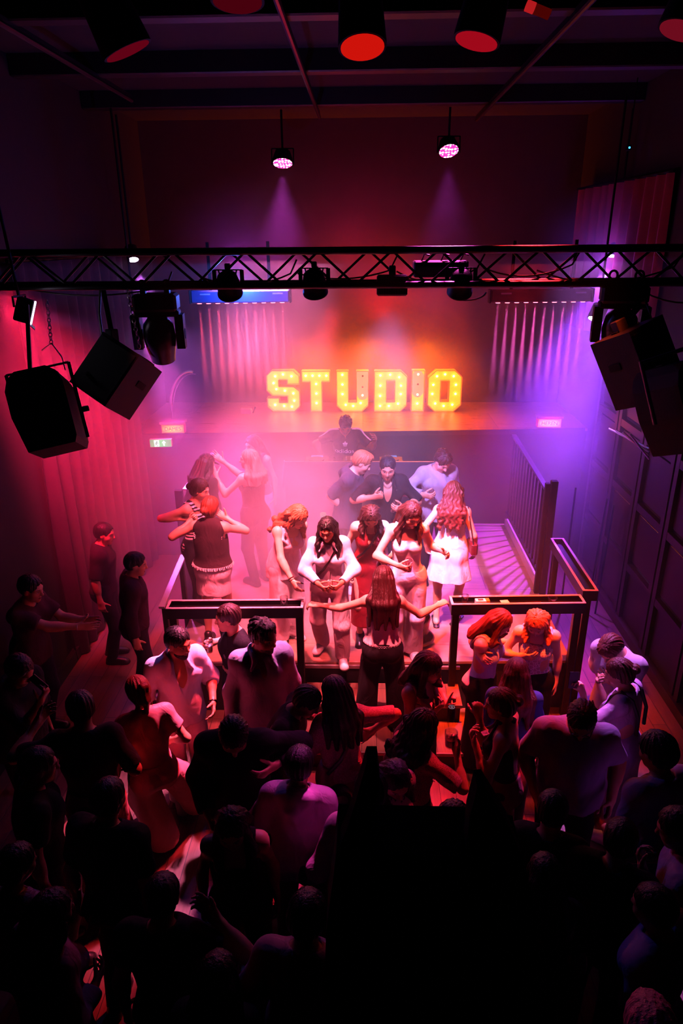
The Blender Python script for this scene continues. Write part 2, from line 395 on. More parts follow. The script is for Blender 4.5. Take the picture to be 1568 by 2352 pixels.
LB2, LBC2, EY2 = led_bar(1126, 1357, 680, 7.0, 'unlit-faced black LED batten casting streaks near the right moving head', mat('bar_black', '#17121c', .45, .3))
# ---- LED disc par lights hung at the back
def clampz(t, p, z):
    MB().tube([p, (p[0], p[1], z)], .014, 8).build('drop_pole', BLACK, t)
def led_disc(px, py, y, label, tilt, r=.125):
    c = at(px, py, y=y); t = thing('par_light', label, 'stage light', c)
    a = nrm(tilt)
    MB().lathe([(.05, -.16), (r*.8, -.13), (r*1.06, -.03), (r*1.06, .01), (r, .012)], c, a, 32).build('housing', BLACK, t)
    m, T, b, o = newmat('led_disc_face') if 'led_disc_face' not in MATS else (MATS['led_disc_face'], None, None, None)
    if T:
        T.t.nodes.remove(b); oc = T.n('ShaderNodeTexCoord').outputs['Object']
        vo = T.n('ShaderNodeTexVoronoi', ins={'Vector': oc, 'Scale': 26.0, 'Randomness': .35})
        f = T.math('LESS_THAN', vo.outputs['Distance'], .42)
        e = T.n('ShaderNodeEmission', ins={'Color': T.mix(f, lin('#ff2f9a'), lin('#ffd9f4')), 'Strength': T.math('MULTIPLY_ADD', f, 3.2, 1.6)}); T.t.links.new(e.outputs[0], o.inputs[0]); MATS['led_disc_face'] = m
    MB().lathe([(0, .016), (r*.97, .016), (r*.97, .004)], c, a, 32).build('led_face', m, t)
    for s in (-1, 1): MB().tube([c+np.array([s*r*1.12, 0, -.03]), c+np.array([s*r*1.12, .03, .16])], .009, 6).build('yoke_arm', BLACK, t)
    MB().tube([c+np.array([-r*1.12, .03, .16]), c+np.array([r*1.12, .03, .16])], .009, 6).build('yoke_bar', BLACK, t)
    clampz(t, c+np.array([0, .03, .16]), 6.1); return c
DC1 = led_disc(649, 373, 9.8, 'round glowing pink LED par light above the letter T', (0, -.42, -1))
DC2 = led_disc(1030, 345, 9.8, 'round glowing pink LED par light above the letter O', (.12, -.62, -1))
# ---- small white-violet hot lamps
def hot_lamp(px, py, y, aim, label, r=.06, top=6.0, s=14, col='#e9c8ff'):
    c = at(px, py, y=y); t = thing('spot_light', label, 'stage light', c); a = nrm(aim)
    MB().lathe([(.02, -.2), (r*1.1, -.17), (r*1.15, 0), (r, .004)], c, a, 20).build('housing', BLACK, t)
    MB().lathe([(0, .02), (r*.6, .016), (r, .002)], c, a, 20).build('lens', emis('hot_%s_%d' % (col[1:], s), col, s), t)
    clampz(t, c-a*.12, top); return c
HL1 = hot_lamp(306, 596, 9.3, (.25, -.5, -1), 'bright violet spot lamp behind the truss by the left curtain', .07)
HL2 = hot_lamp(1405, 588, 9.4, (-.3, -.3, -1), 'bright violet spot lamp behind the truss by the right red curtain', .07)
HL3 = hot_lamp(1366, 733, 8.6, (-.45, -.35, -1), 'small white-hot spot lamp beside the right moving head sending a violet beam', .085, 6.0, 30, '#fff0ff')
HL4 = hot_lamp(322, 752, 8.9, (.5, -.1, -1), 'small violet spot lamp half hidden by the left moving head', .06)
# ---- side spotlight far left
c = at(55, 712, y=5.2)
sl = thing('flood_light', 'small black floodlight on a pole shining right, by the left wall', 'stage light', c)
R = rz(24)@ry(20)
MB().box(c, (.12, .16, .17), R, .01).build('housing', BLACK, sl)
MB().box(c+R@np.array([.064, 0, 0]), (.012, .15, .16), R).build('lens', emis('flood_face', '#efd8ff', 5), sl)
MB().box(c+R@np.array([.075, 0, -.10]), (.05, .16, .006), R@ry(30)).build('barn_door', STEEL, sl)
MB().tube([c+np.array([-.02, 0, .08]), c+np.array([-.06, 0, .9])], .012, 8).build('drop_pole', BLACK, sl)
MB().tube([c+np.array([-.02, -.1, .03]), c+np.array([-.02, -.1, .1]), c+np.array([-.02, .1, .1]), c+np.array([-.02, .1, .03])], .008, 6).build('yoke', BLACK, sl)
SLC = c+R@np.array([.1, 0, 0]); SLD = R@np.array([1., 0, 0])
# ---- par cans clamped on the truss
def par_can(px, py, label, aim=(0, .7, -1)):
    c = hang(px, py, 5.45); t = thing('par_can', label, 'stage light', c); a = nrm(aim)
    MB().lathe([(0, -.115), (.045, -.11), (.075, -.085), (.088, -.03), (.09, .05), (.098, .06), (.098, .075), (.085, .075)], c+np.array([0, 0, -.015]), a, 24).build('can', BLACK, t)
    MB().lathe([(0, .082), (.084, .08), (.084, .06)], c+np.array([0, 0, -.015]), a, 24).build('lens', mat('dark_lens', '#2a1a20', .15), t)
    for s in (-1, 1): MB().bar(c+np.array([s*.105, 0, 0]), c+np.array([s*.105, 0, .10]), .006, .03, (1, 0, 0)).build('yoke_arm', BLACK, t)
    MB().box(c+np.array([0, 0, .10]), (.21, .035, .008)).build('yoke_bar', BLACK, t)
    MB().box(c+np.array([0, 0, .125]), (.04, .05, .045), bev=.006).build('clamp', BLACK, t)
    for k in range(5): MB().tube([c+np.array([-.06+.03*k, -.02, .06]), c+np.array([-.07+.035*k, -.02, .105])], .006, 5).build('cooling_fin', BLACK, t)
par_can(525, 652, 'black par can under the truss in front of the blue-lit batten')
par_can(722, 648, 'black par can under the truss right above the letter T', (.05, .6, -1))
par_can(1058, 648, 'black par can under the truss beside the curled loose cable', (0, .75, -1))
single('loose_cable', MB().tube([hang(1075, 662)+np.array([.14*math.cos(a), 0, .07*math.sin(a)-.02]) for a in np.linspace(PI*1.05, PI*1.95, 12)], .007, 6), mat('pale_cable', '#8ea6c8', .4), 'pale blue loop of cable hanging under a par can', 'cable')
c = hang(900, 655, 5.42)
fl = thing('flood_light', 'small black rectangular floodlight with mesh grille under the truss', 'stage light', c)
MB().box(c, (.23, .1, .15), None, .012).build('housing', BLACK, fl)
g = MB()
for k in range(12): g.box(c+np.array([-.1+k*.018, -.053, 0]), (.004, .004, .13))
for k in range(7): g.box(c+np.array([0, -.054, -.055+k*.018]), (.21, .004, .004))
g.build('grille', mat('grille_grey', '#3a2a2e', .5, .5), fl)
MB().box(c+np.array([0, 0, .1]), (.05, .05, .08), bev=.006).build('clamp', BLACK, fl)
c = hang(1010, 617, 5.72)
cb = thing('control_box', 'flat black control box lying behind the truss lattice', 'box', c)
MB().box(c, (.42, .2, .12), None, .01).build('case', BLACK, cb)
for k in range(4): MB().box(c+np.array([0, -.103, -.045+k*.028]), (.3, .004, .006)).build('vent_slot', MATTE, cb)
for q in (-.15, .0, .15): MB().tube([c+np.array([q, -.05, .06]), c+np.array([q+.02, -.06, .11]), c+np.array([q+.06, -.06, .1])], .007, 6).build('plug_lead', CABLE, cb)
# ---- moving heads
def moving_head(px, py, y, label, yaw, sc=1.0, ptch=20):
    c = at(px, py, y=y); t = thing('moving_head_light', label, 'stage light', c+np.array([0, 0, .3]))
    R = rz(yaw)
    def Q(p): return c+R@(np.array(p)*sc)
    MB().box(Q((0, 0, .19)), np.array((.33, .26, .13))*sc, R, .02).build('base', BLACK, t)
    for s in (-1, 1):
        a = MB().poly([(-.075, .1), (.075, .1), (.085, -.02), (.06, -.16), (-.06, -.16), (-.085, -.02)], Q((s*.165, 0, 0)), R@np.array([0, 1., 0])*sc, np.array([0, 0, 1.])*sc, R@np.array([1., 0, 0])*sc, -.032, .032)
        ya_ = a.build('yoke_arm', BLACK, t)
        MB().lathe([(.04, -.036), (.045, 0), (.04, .036)], Q((s*.165, 0, -.05)), R@np.array([1., 0, 0]), 16).build('pivot', MATTE, ya_)
    MB().box(Q((0, 0, .11)), np.array((.34, .17, .05))*sc, R, .012).build('yoke_bridge', BLACK, t)
    ax = R@rx(ptch)@np.array([0, 0, -1.])
    hd = MB().lathe([(0, -.17*sc), (.07*sc, -.16*sc), (.115*sc, -.1*sc), (.125*sc, 0), (.118*sc, .07*sc), (.1*sc, .16*sc), (.095*sc, .2*sc), (.085*sc, .205*sc)], Q((0, 0, -.07)), ax, 28); hd = hd.build('head', mat('gloss_black', '#060406', .3, spec=.25), t)
    MB().lathe([(0, .212*sc), (.05*sc, .208*sc), (.084*sc, .195*sc)], Q((0, 0, -.07)), ax, 28).build('lens', mat('dark_lens', '#2a1a20', .15), hd)
    for k in range(5): MB().box(Q((-.08+.04*k, -.132, .2)), np.array((.014, .004, .05))*sc, R).build('vent_slot', MATTE, t)
    for s in (-1, 1):
        p = Q((s*.09, 0, .27))
        MB().tube([p+np.array([.03*math.cos(a), 0, .045+.035*math.sin(a)]) for a in np.linspace(-1.9, 3.6, 14)], .009, 6).build('hook_clamp', BLACK, t)
        MB().box(p, (.04, .04, .04)).build('clamp_bracket', BLACK, t)
    return c
MH1 = moving_head(365, 752, 5.45, 'black moving head light hung upside down beside the tilted left speaker', 8)
MH2 = moving_head(1424, 735, 5.35, 'black moving head light hung in front of the right tilted speaker', -14, 1.0, 35)
# tiny status LEDs on the right one
for k in range(7):
    p = at(1411+k*5.0, 775, y=5.19); single('indicator_light', MB().lathe([(.004, 0), (.003, .004), (0, .005)], p, (0, -1, 0), 8), emis('led_white', '#fff0f4', 3), 'tiny white indicator on the right moving head, in a row of seven', 'indicator light', 'indicator row on the right moving head')
# ---- loudspeakers
M_box = mat('speaker_paint', '#0c0a0e', .75, spec=.25, bump=.25, bscale=160); M_gr = mat('speaker_grille', '#0d090c', .75, bump=.4, bscale=420)
def speaker(c, R, w, d, h, label, taper=.75, rounded=False):
    t = thing('loudspeaker', label, 'speaker', c); c = np.array(c)
    fr = [(-w/2, -d/2), (w/2, -d/2), (w/2*taper, d/2), (-w/2*taper, d/2)]
    if rounded: fr = [(-w/2, -d*.3), (-w*.36, -d/2), (w*.36, -d/2), (w/2, -d*.3), (w/2*taper, d/2), (-w/2*taper, d/2)]
    R = np.asarray(R)
    if rounded:
        fr = [(-w/2+.05, -h/2), (w/2-.02, -h/2), (w/2, -h*.42), (w/2, h*.28), (w*.42, h*.42), (w*.27, h/2), (-w*.27, h/2), (-w*.42, h*.42), (-w/2, h*.28), (-w/2, -h*.05)]
        cab = MB().poly(fr, c, R[:, 0], R[:, 2], R[:, 1], -d/2, d/2)
    else: cab = MB().poly(fr, c, R[:, 0], R[:, 1], R[:, 2], -h/2, h/2)
    cab = cab.build('cabinet', M_box, t)
    MB().box(c+R@np.array([0, -d/2-.004, -.01]), (w*(.74 if rounded else .93), .012, h*(.8 if rounded else .93)), R, .004).build('grille', M_gr, cab)
    for q in (.42,):
        MB().box(c+R@np.array([w*.15, d*.2, h/2+.006]), (.14, .05, .012), R, .004).build('hang_plate', BLACK, t)
    for s in (-1, 1): MB().box(c+R@np.array([s*w*.45, d*.1, h*.1]), (.014, .1, .05), R, .004).build('handle', MATTE, cab)
    return t, c, R
c = at(272, 868, y=5.0)
R2 = rz(-16)@rx(-32)@ry(26)
t, cc, RR = speaker(c, R2, .38, .36, .44, 'black wedge loudspeaker hung at a steep tilt beside the left moving head', .8)
pt = at(258, 775, y=5.1)
MB().bar(at(236, 662, y=5.4), pt, .035, .035).build('drop_pole', BLACK, t)
MB().box(pt+np.array([0, 0, -.02]), (.07, .07, .16), rz(-30), .006).build('pole_clamp', BLACK, t)
MB().tube([at(198, 857, y=4.85), at(222, 864, y=4.9)], .014, 6).build('tilt_knob', BLACK, t)
def chain(pts, label):
    m = MB()
    P = [np.array(p) for p in pts]
    for i in range(len(P)-1):
        a, b = P[i], P[i+1]; d = nrm(b-a); s = np.cross(d, (0, 1, 0)) if i % 2 else np.array([0, 1., 0]); s = nrm(s-d*(s@d)); L = np.linalg.norm(b-a)*.62
        m.tube([(a+b)/2+d*L*math.cos(u)+s*.012*math.sin(u) for u in np.linspace(0, 2*PI, 13)], .0035, 5)
    return single('hanging_chain', m, STEEL, label, 'chain')
A, B = at(293, 665, y=5.3), at(320, 800, y=5.05)
chain([A+(B-A)*i/14 for i in range(15)], 'dark link chain from the truss to the tilted left speaker')
A, B = at(108, 690, y=5.1), at(118, 790, y=5.0)
chain([A+(B-A)*i/12 for i in range(13)], 'pale thin chain above the far left framed speaker')
single('safety_cable', MB().tube([at(96, 805, y=5.0), at(118, 788, y=5.0), at(142, 820, y=4.95), at(150, 850, y=4.95)], .005, 5), STEEL, 'thin steel safety cable looped below the pale chain', 'cable')
single('speaker_lead', MB().tube([at(230, 665, y=5.4), at(228, 720, y=5.35), at(236, 780, y=5.2), at(242, 800, y=5.1)], .010, 6), CABLE, 'black lead dropping beside the pole of the tilted left speaker', 'cable')
c = at(108, 948, y=4.6)
R1 = rz(10)@rx(-24)@ry(-11)
t, cc, RR = speaker(c, R1, .38, .34, .55, 'black round-fronted loudspeaker in a metal frame by the left wall', .7, True)
a = MB()
F = lambda x, z: cc+RR@np.array([x, .05, z])
a.bar(F(-.215, .33), F(.215, .33), .022, .014); a.bar(F(-.215, .33), F(-.215, .02), .022, .010); a.bar(F(.215, .33), F(.215, -.22), .022, .010)
a.build('mounting_frame', mat('frame_metal', '#6a5660', .35, .6), t)
MB().bar(at(62, 700, y=5.0), F(-.05, .33), .025, .025).build('drop_pole', BLACK, t)
MB().lathe([(.02, 0), (.02, .05), (0, .05)], F(.22, -.02), RR[:, 0], 12).build('tilt_knob', BLACK, t)
c = at(1462, 838, y=4.8)
R3 = rz(30)@rx(-22)@ry(-16)
t, cc, RR = speaker(c, R3, .36, .36, .50, 'black wedge loudspeaker hung at a tilt behind the right moving head', .8)
MB().bar(at(1400, 690, y=5.3)+np.array([.25, 0, 0]), cc+RR@np.array([.0, .08, .25]), .035, .03).build('drop_pole', BLACK, t)
MB().box(cc+RR@np.array([.05, .06, .28]), (.1, .06, .1), RR, .006).build('pole_clamp', mat('clamp_grey', '#2c2832', .6, .2), t)
single('speaker_lead', MB().tube([at(1470, 655, y=5.3), at(1500, 745, y=5.0), at(1525, 800, y=4.8), at(1532, 830, y=4.7), at(1512, 842, y=4.68)], .006, 6), CABLE, 'black lead curling down the right tilted speaker', 'cable')
c = at(1560, 935, y=4.3)
t, cc, RR = speaker(c, rz(28)@rx(-20)@ry(-8), .36, .34, .55, 'black loudspeaker with chrome bracket cut off at the right edge', .75, True)
MB().tube([cc+RR@np.array([-.24, .0, -.05]), cc+RR@np.array([-.24, .0, .34]), cc+RR@np.array([.2, 0, .34])], .014, 8).build('mounting_frame', STEEL, t)
# ---- chrome hoop behind
hp_ = [at(392+44*(1-math.cos(a)), 925-72*math.sin(a), y=9.95) for a in np.linspace(0.0, PI*.55, 16)]
hp = thing('chrome_hoop', 'curved chrome hoop standing above the ladies sign on the upper stage', 'hoop', hp_[0])
MB().tube(hp_, .022, 8).build('outer_ring', STEEL, hp); MB().tube([p+np.array([.035, .0, -.035]) for p in hp_], .008, 6).build('inner_ring', STEEL, hp)
MB().tube([hp_[0], (hp_[0][0], hp_[0][1], LZ)], .012, 8).build('foot_pole', STEEL, hp)
# ---- ceiling down-lights with glowing red faces
def ceil_can(px, py, y, rad, tiltv, col, label, s=.5):
    c = at(px, py, y=y); t = thing('ceiling_downlight', label, 'ceiling light', c); a = nrm(tiltv)
    MB().lathe([(rad*.7, -rad*2.4), (rad*.95, -rad*2.2), (rad*1.08, -.02), (rad*1.08, .012), (rad*.98, .012)], c, a, 28).build('can', MATTE, t)
    MB().lathe([(0, .022), (rad*.97, .018), (rad*.97, .0)], c, a, 28).build('lens', emis('ceil_'+col[1:]+str(s), col, s), t)
    MB().tube([c-a*rad*2.2, (c[0], c[1]+.02, 6.2)], .012, 6).build('stem', BLACK, t)
ceil_can(291, 112, 5.2, .155, (.4, .15, -1), '#ff1048', 'dark red ceiling spot tilted away, nearest the left track', .09)
ceil_can(832, 104, 5.2, .145, (.05, -.32, -1), '#ff1a10', 'brightest red ceiling spot, between the two middle tracks', .5)
ceil_can(1095, 90, 5.2, .14, (-.24, -.12, -1), '#ff1530', 'red ceiling spot beside the right ceiling track', .28)
ceil_can(545, -2, 4.9, .15, (0, -.15, -1), '#ff1048', 'dim red ceiling spot beside the middle track at the top edge', .05)
ceil_can(1565, 65, 5.0, .13, (-.35, -.1, -1), '#ff2a50', 'dim red ceiling spot near the right wall', .12)
c0, c1 = at(1208, 12, y=4.9), at(1262, 34, y=4.9)
tb = thing('tube_lamp', 'small red glowing tube lamp under the ceiling between track and wall', 'ceiling light', c0)
MB().tube([c0, c0+(c1-c0)*.35], .03, 10).build('lit_end', emis('tube_lit', '#ff2a30', .35), tb); MB().tube([c0+(c1-c0)*.35, c1], .028, 10).build('tube', emis('tube_dim', '#ff2018', .05), tb)
MB().tube([c1, (c1[0], c1[1], 6.24)], .008, 6).build('stem', BLACK, tb)
p = at(1445, 339, y=9); t = thing('indicator_light', 'tiny blue indicator light on a thin black drop rod high on the dark right side', 'indicator light', p)
MB().lathe([(.012, 0), (.01, .012), (0, .014)], p, (0, -1, 0), 8).build('lens', emis('led_blue', '#4ab8ff', 1.5), t); MB().box(p+np.array([0, .03, .0]), (.05, .05, .06), None, .006).build('case', MATTE, t); MB().tube([p+np.array([0, .03, .03]), (p[0], p[1]+.03, 6.24)], .007, 6).build('drop_rod', MATTE, t)
# ---- curtains at both sides of the upper stage
def curtain(name, x0, y0, x1, y1, z0, z1, m, label, folds):
    mb = MB(); N = folds*10; a = np.array((x0, y0)); b = np.array((x1, y1)); d = (b-a); nn = np.array((-d[1], d[0]))/np.linalg.norm(d)
    vs = []; Zs = np.linspace(z0, z1, 10)
    for j, z in enumerate(Zs):
        for i in range(N+1):
            f = i/N; w = .05*math.sin(f*folds*2*PI+.4*math.sin(z*1.3))+.015*math.sin(f*folds*5.1+z); q = a+d*f+nn*w
            vs.append((q[0], q[1], z))
    fs = [(j*(N+1)+i, j*(N+1)+i+1, (j+1)*(N+1)+i+1, (j+1)*(N+1)+i) for j in range(len(Zs)-1) for i in range(N)]
    mb.add(vs, fs, True)
    c = np.array(vs).mean(0); t = thing(name, label, 'curtain', (c[0], c[1], z0))
    mb.build('cloth', m, t); MB().tube([(x0, y0, z1+.02), (x1, y1, z1+.02)], .02, 8).build('curtain_rod', BLACK, t)
curtain('stage_curtain', -3.33, 6.7, -3.2, 9.48, .02, 4.40, mat('curtain_violet', '#22121e', .9), 'pale violet-lit pleated curtain behind the left moving head', 11)
curtain('stage_curtain', 3.23, 8.0, 3.1, 11.0, 3.36, 5.2, mat('curtain_red', '#6a141c', .9), 'deep red pleated curtain behind the right moving head', 11)
# ---- metal bars stacked against the right wall
for i in range(4):
    a = at(1398+i*16, 985+i*4, x=2.9); b = at(1490, 1030+i*8, x=3.2)
    single('metal_pole', MB().tube([a, b], .012, 8), STEEL, ['topmost', 'second', 'third', 'lowest'][i]+' of four thin metal poles leaning by the right wall panels', 'pole', 'poles leaning at the right wall')
for i, (xa, ya, xb, yb) in enumerate(((1394, 1145, 1362, 1300), (1412, 1160, 1372, 1370), (1322, 1120, 1312, 1200))):
    a = at(xa, ya, y=8.2); b = at(xb, yb, y=7.9); a[0] = min(a[0], 3.2)
    single('metal_pole', MB().tube([a, (b[0], b[1], 0.0)], .012, 8), BLACK, 'upright dark pole '+['beside the arm of the right counter', 'nearest the panelled right wall', 'behind the picket railing post'][i], 'pole', 'upright poles beside the stage')
# ================================================================ STUDIO letters
def chamf(x0, y0, x1, y1, c, mask=(1, 1, 1, 1)):
    p = []
    for k, (x, y, dx, dy) in enumerate(((x0, y0, 1, 1), (x1, y0, -1, 1), (x1, y1, -1, -1), (x0, y1, 1, -1))):
        cc = c if mask[k] else 0
        if not cc: p.append((x, y)); continue
        q = [(x, y+dy*cc), (x+dx*cc, y)]
        p += q if k in (0, 2) else q[::-1]
    return p
Wd = .185
def L_S(w, h):
    c = .085; m = .075
    return [(c, 0), (w-c, 0), (w, c), (w, h*.5-.0), (w-c, h*.5+m), (Wd, h*.5+m+.005), (Wd, h-Wd*.82), (w-Wd, h-Wd*.82), (w-Wd, h-.225), (w, h-.225), (w, h-c), (w-c, h), (c, h), (0, h-c), (0, h*.5+.015), (c, h*.5-m), (w-Wd, h*.5-m-.005), (w-Wd, Wd*.82), (Wd, Wd*.82), (Wd, .225), (0, .225), (0, c)]
def L_T(w, h):
    a = (w-Wd)/2; return [(a, 0), (a+Wd, 0), (a+Wd, h-.175), (w, h-.175), (w, h), (0, h), (0, h-.175), (a, h-.175)]
def L_U(w, h):
    c = .1; return [(c, 0), (w-c, 0), (w, c), (w, h), (w-Wd, h), (w-Wd, .16), (Wd, .16), (Wd, h), (0, h), (0, c)]
def L_D(w, h):
    c = .1; return [(0, 0), (w-c, 0), (w, c), (w, h-c), (w-c, h), (0, h)], [(Wd, .16), (w-Wd, .16), (w-Wd, h-.16), (Wd, h-.16)]
def L_O(w, h):
    c = .11; return chamf(0, 0, w, h, c), [(Wd, .165), (w-Wd, .165), (w-Wd, h-.165), (Wd, h-.165)]
def L_I(w, h): return [(0, 0), (w, 0), (w, h), (0, h)]
mface, T, b_, o_ = newmat('letter_face'); MATS['letter_face'] = mface
T.t.nodes.remove(b_)
at_ = T.n('ShaderNodeAttribute', attribute_name='glow'); at_.attribute_type = 'GEOMETRY'
cr = T.n('ShaderNodeValToRGB', ins={'Fac': at_.outputs['Fac']})
cr.color_ramp.elements[0].position = 0.0; cr.color_ramp.elements[0].color = lin('#dc8c5a')
cr.color_ramp.elements[1].position = 1.0; cr.color_ramp.elements[1].color = lin('#ffb838')
e_ = cr.color_ramp.elements.new(.25); e_.color = lin('#ff9a12'); e_ = cr.color_ramp.elements.new(.6); e_.color = lin('#ff9a1c')
em_ = T.n('ShaderNodeEmission', ins={'Color': cr.outputs[0], 'Strength': T.math('MULTIPLY_ADD', at_.outputs['Fac'], 1.5, 1.35)})
T.t.links.new(em_.outputs[0], o_.inputs[0])
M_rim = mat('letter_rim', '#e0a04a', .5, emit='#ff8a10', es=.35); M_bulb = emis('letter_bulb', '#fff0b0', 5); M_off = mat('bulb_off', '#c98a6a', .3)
def in_poly(p, poly):
    x, y = p; r = False; j = len(poly)-1
    for i in range(len(poly)):
        xi, yi = poly[i]; xj, yj = poly[j]
        if (yi > y) != (yj > y) and x < (xj-xi)*(y-yi)/(yj-yi)+xi: r = not r
        j = i
    return r
def letter(ch, px0, px1, py0, py1, outer, hole, bulbs, dead=None):
    y = 11.0
    a = at(px0, py1, y=y); b = at(px1, py1, y=y); top = at(px0, py0, y=y); w0 = b[0]-a[0]; h0 = top[2]-a[2]
    o = np.array([a[0], y, LZ+.003]); sx = w0/outer[1]; h = h0; sy = h/outer[2]
    t = thing('marquee_letter', 'glowing orange bulb letter %s standing on the upper stage' % ch, 'light-up letter', (a[0]+w0/2, y+.05, LZ), 'bulb letters on the upper stage')
    ps = [(p[0]*sx, p[1]*sy) for p in outer[0]]; hs = [(p[0]*sx, p[1]*sy) for p in hole] if hole else None
    bl = [(p[0]*sx, p[1]*sy) for p in bulbs]; dl = [(p[0]*sx, p[1]*sy) for p in (dead or [])]
    # face as a fine grid of cells inside the outline, painted bulb glow and streaks stored per corner
    N = 56; dx = w0/N; NY = int(h/dx)+1; dy = h/NY; vid = {}; vs = []; fs = []; gl = []
    def V(i, j):
        if (i, j) not in vid:
            vid[(i, j)] = len(vs); x, z = i*dx, j*dy; vs.append((x, z))
            g = 0
            for (bx, bz) in bl:
                d = math.hypot(x-bx, z-bz); an = math.atan2(z-bz, x-bx)
                st = .5+.5*math.sin(an*14+bx*40)*math.sin(an*5+bz*30)
                g = max(g, math.exp(-(d/.045)**2)*1.0, math.exp(-d/.10)*(.45+.55*st))
            for (qx, qz) in dl:
                if math.hypot((x-qx)*.9, (z-qz)*.5) < .11: g = 0
            gl.append(min(1, g+(.12 if g else 0)))
        return vid[(i, j)]
    for i in range(N):
        for j in range(NY):
            q = ((i+.5)*dx, (j+.5)*dy)
            if in_poly(q, ps) and not (hs and in_poly(q, hs)): fs.append((V(i, j), V(i+1, j), V(i+1, j+1), V(i, j+1)))
    me = bpy.data.meshes.new('face'); off = np.array(t.location)
    me.from_pydata([tuple(o+np.array([x, -.005, z])-off) for x, z in vs], [], fs)
    at2 = me.attributes.new('glow', 'FLOAT', 'POINT'); at2.data.foreach_set('value', gl)
    link('face', me, mface, t)
    def rim(pp):
        m = MB(); n_ = len(pp); cx = sum(p[0] for p in pp)/n_
        for i in range(n_):
            p, q = pp[i], pp[(i+1) % n_]
            m.bar(o+np.array([p[0], -.02, p[1]]), o+np.array([q[0], -.02, q[1]]), .012, .16, (0, 1, 0))
        return m
    rim(ps).build('rim', M_rim, t)
    if hs: rim(hs).build('inner_rim', M_rim, t)
    for lst, m in ((bl, M_bulb), (dl, M_off)):
        for (bx, bz) in lst:
            MB().lathe([(.009, 0), (.012, .012), (.017, .026), (.014, .04), (0, .046)], o+np.array([bx, -.006, bz]), (0, -1, 0), 10).build('bulb', m, t)
h_ = .67
w_ = .50; e = .09
letter('S', 617, 690, 853, 946, (L_S(w_, h_), w_, h_), None, [(.13, .57), (.25, .6), (.38, .57), (.1, .46), (.14, .36), (.27, .335), (.4, .29), (.41, .17), (.37, .07), (.25, .08), (.11, .1)])
letter('T', 696, 759, 853, 945, (L_T(.45, h_), .45, h_), None, [(.06, .585), (.17, .585), (.28, .585), (.39, .585), (.225, .45), (.225, .29), (.225, .13)])
letter('U', 774, 845, 853, 945, (L_U(w_, h_), w_, h_), None, [(.09, .6), (.09, .44), (.09, .28), (.14, .1), (.26, .08), (.38, .13), (.41, .26)], [(.41, .40), (.41, .58)])
letter('D', 859, 932, 852, 944, (L_D(w_, h_)[0], w_, h_), L_D(w_, h_)[1], [(.09, .59), (.24, .6), (.38, .56), (.41, .42), (.41, .28), (.37, .12), (.23, .08), (.09, .08), (.09, .25), (.09, .42)])
letter('I', 943, 971, 850, 943, (L_I(.19, h_), .19, h_), None, [(.095, .6), (.095, .27), (.095, .12)], [(.095, .44)])
letter('O', 980, 1055, 848, 941, (L_O(w_, h_)[0], w_, h_), L_O(w_, h_)[1], [(.25, .6), (.13, .57), (.38, .57), (.08, .43), (.42, .43), (.07, .28), (.42, .28), (.12, .12), (.25, .08), (.38, .1)])
# ---------------------------------------------------------------- lettered signs
def text_mesh(s, size, extr=.003):
    c = bpy.data.curves.new('t', 'FONT'); c.body = s; c.size = size; c.align_x = 'CENTER'; c.align_y = 'CENTER'; c.extrude = extr
    o = bpy.data.objects.new('t', c); COL.objects.link(o)
    me = bpy.data.meshes.new_from_object(o.evaluated_get(bpy.context.evaluated_depsgraph_get()))
    bpy.data.objects.remove(o); bpy.data.curves.remove(c); return me
def put_text(s, size, pos, R, m, parent, sx=1.0):
    me = text_mesh(s, size); off = np.array(parent.location)
    for v in me.vertices:
        q = np.array(v.co); q[0] *= sx; v.co = Vector(np.array(pos)-off+R@np.array([q[0], -q[2], q[1]]))
    me.materials.clear(); return link('lettering', me, m, parent)
def lightbox(px, py, y, w, h, txt, label, R):
    c = at(px, py, y=y); t = thing('lettered_sign', label, 'sign', c-np.array([0, 0, h/2]))
    cs = mat('sign_case', '#9a7080', .6)
    MB().box(c+np.array([0, .05, h/2+.035]), (w*1.16, .2, .035), R, .004).build('lid', cs, t)
    MB().box(c+R@np.array([0, .05, 0]), (w*1.08, .1, h*1.12), R, .006).build('case', mat('sign_case_red', '#8a2a1c', .6, emit='#ff2a08', es=.35), t)
    m, T, b, o = newmat('sign_face_%d' % px); T.t.nodes.remove(b)
    oc = T.n('ShaderNodeTexCoord').outputs['Object']
    sx = T.n('ShaderNodeSeparateXYZ', ins={0: oc})
    r = T.math('ADD', T.math('POWER', T.math('ABSOLUTE', T.math('DIVIDE', sx.outputs['X'], w*.5)), 4.0), T.math('POWER', T.math('ABSOLUTE', T.math('DIVIDE', T.math('SUBTRACT', sx.outputs['Z'], h/2), h*.5)), 2.0))
    f = T.math('SUBTRACT', 1.0, r, clamp=True)
    em = T.n('ShaderNodeEmission', ins={'Color': T.mix(f, lin('#ff5a04'), lin('#ff8a10')), 'Strength': T.math('MULTIPLY_ADD', f, 1.4, 1.8)}); T.t.links.new(em.outputs[0], o.inputs[0])
    MB().box(c+R@np.array([0, -.006, 0]), (w, .012, h), R).build('lit_face', m, t)
    put_text(txt, h*.62, c+R@np.array([0, -.016, 0]), R, mat('sign_ink', '#1c0a04', .7), t, 1.05)
    return c
DM = lightbox(397, 985, 9.45, .31, .115, 'DAMES', 'small glowing orange ladies room sign reading DAMES above the exit sign', rz(3))
HR = lightbox(1261, 972, 9.75, .32, .115, 'HEREN', 'small glowing orange gents room sign reading HEREN on the ledge', rz(-3))
c = at(369, 1018, y=9.3)
R = rz(4); w, h = .30, .105
ex = thing('exit_sign', 'small green lit emergency exit sign with running man and arrow', 'sign', c-np.array([0, 0, h/2]))
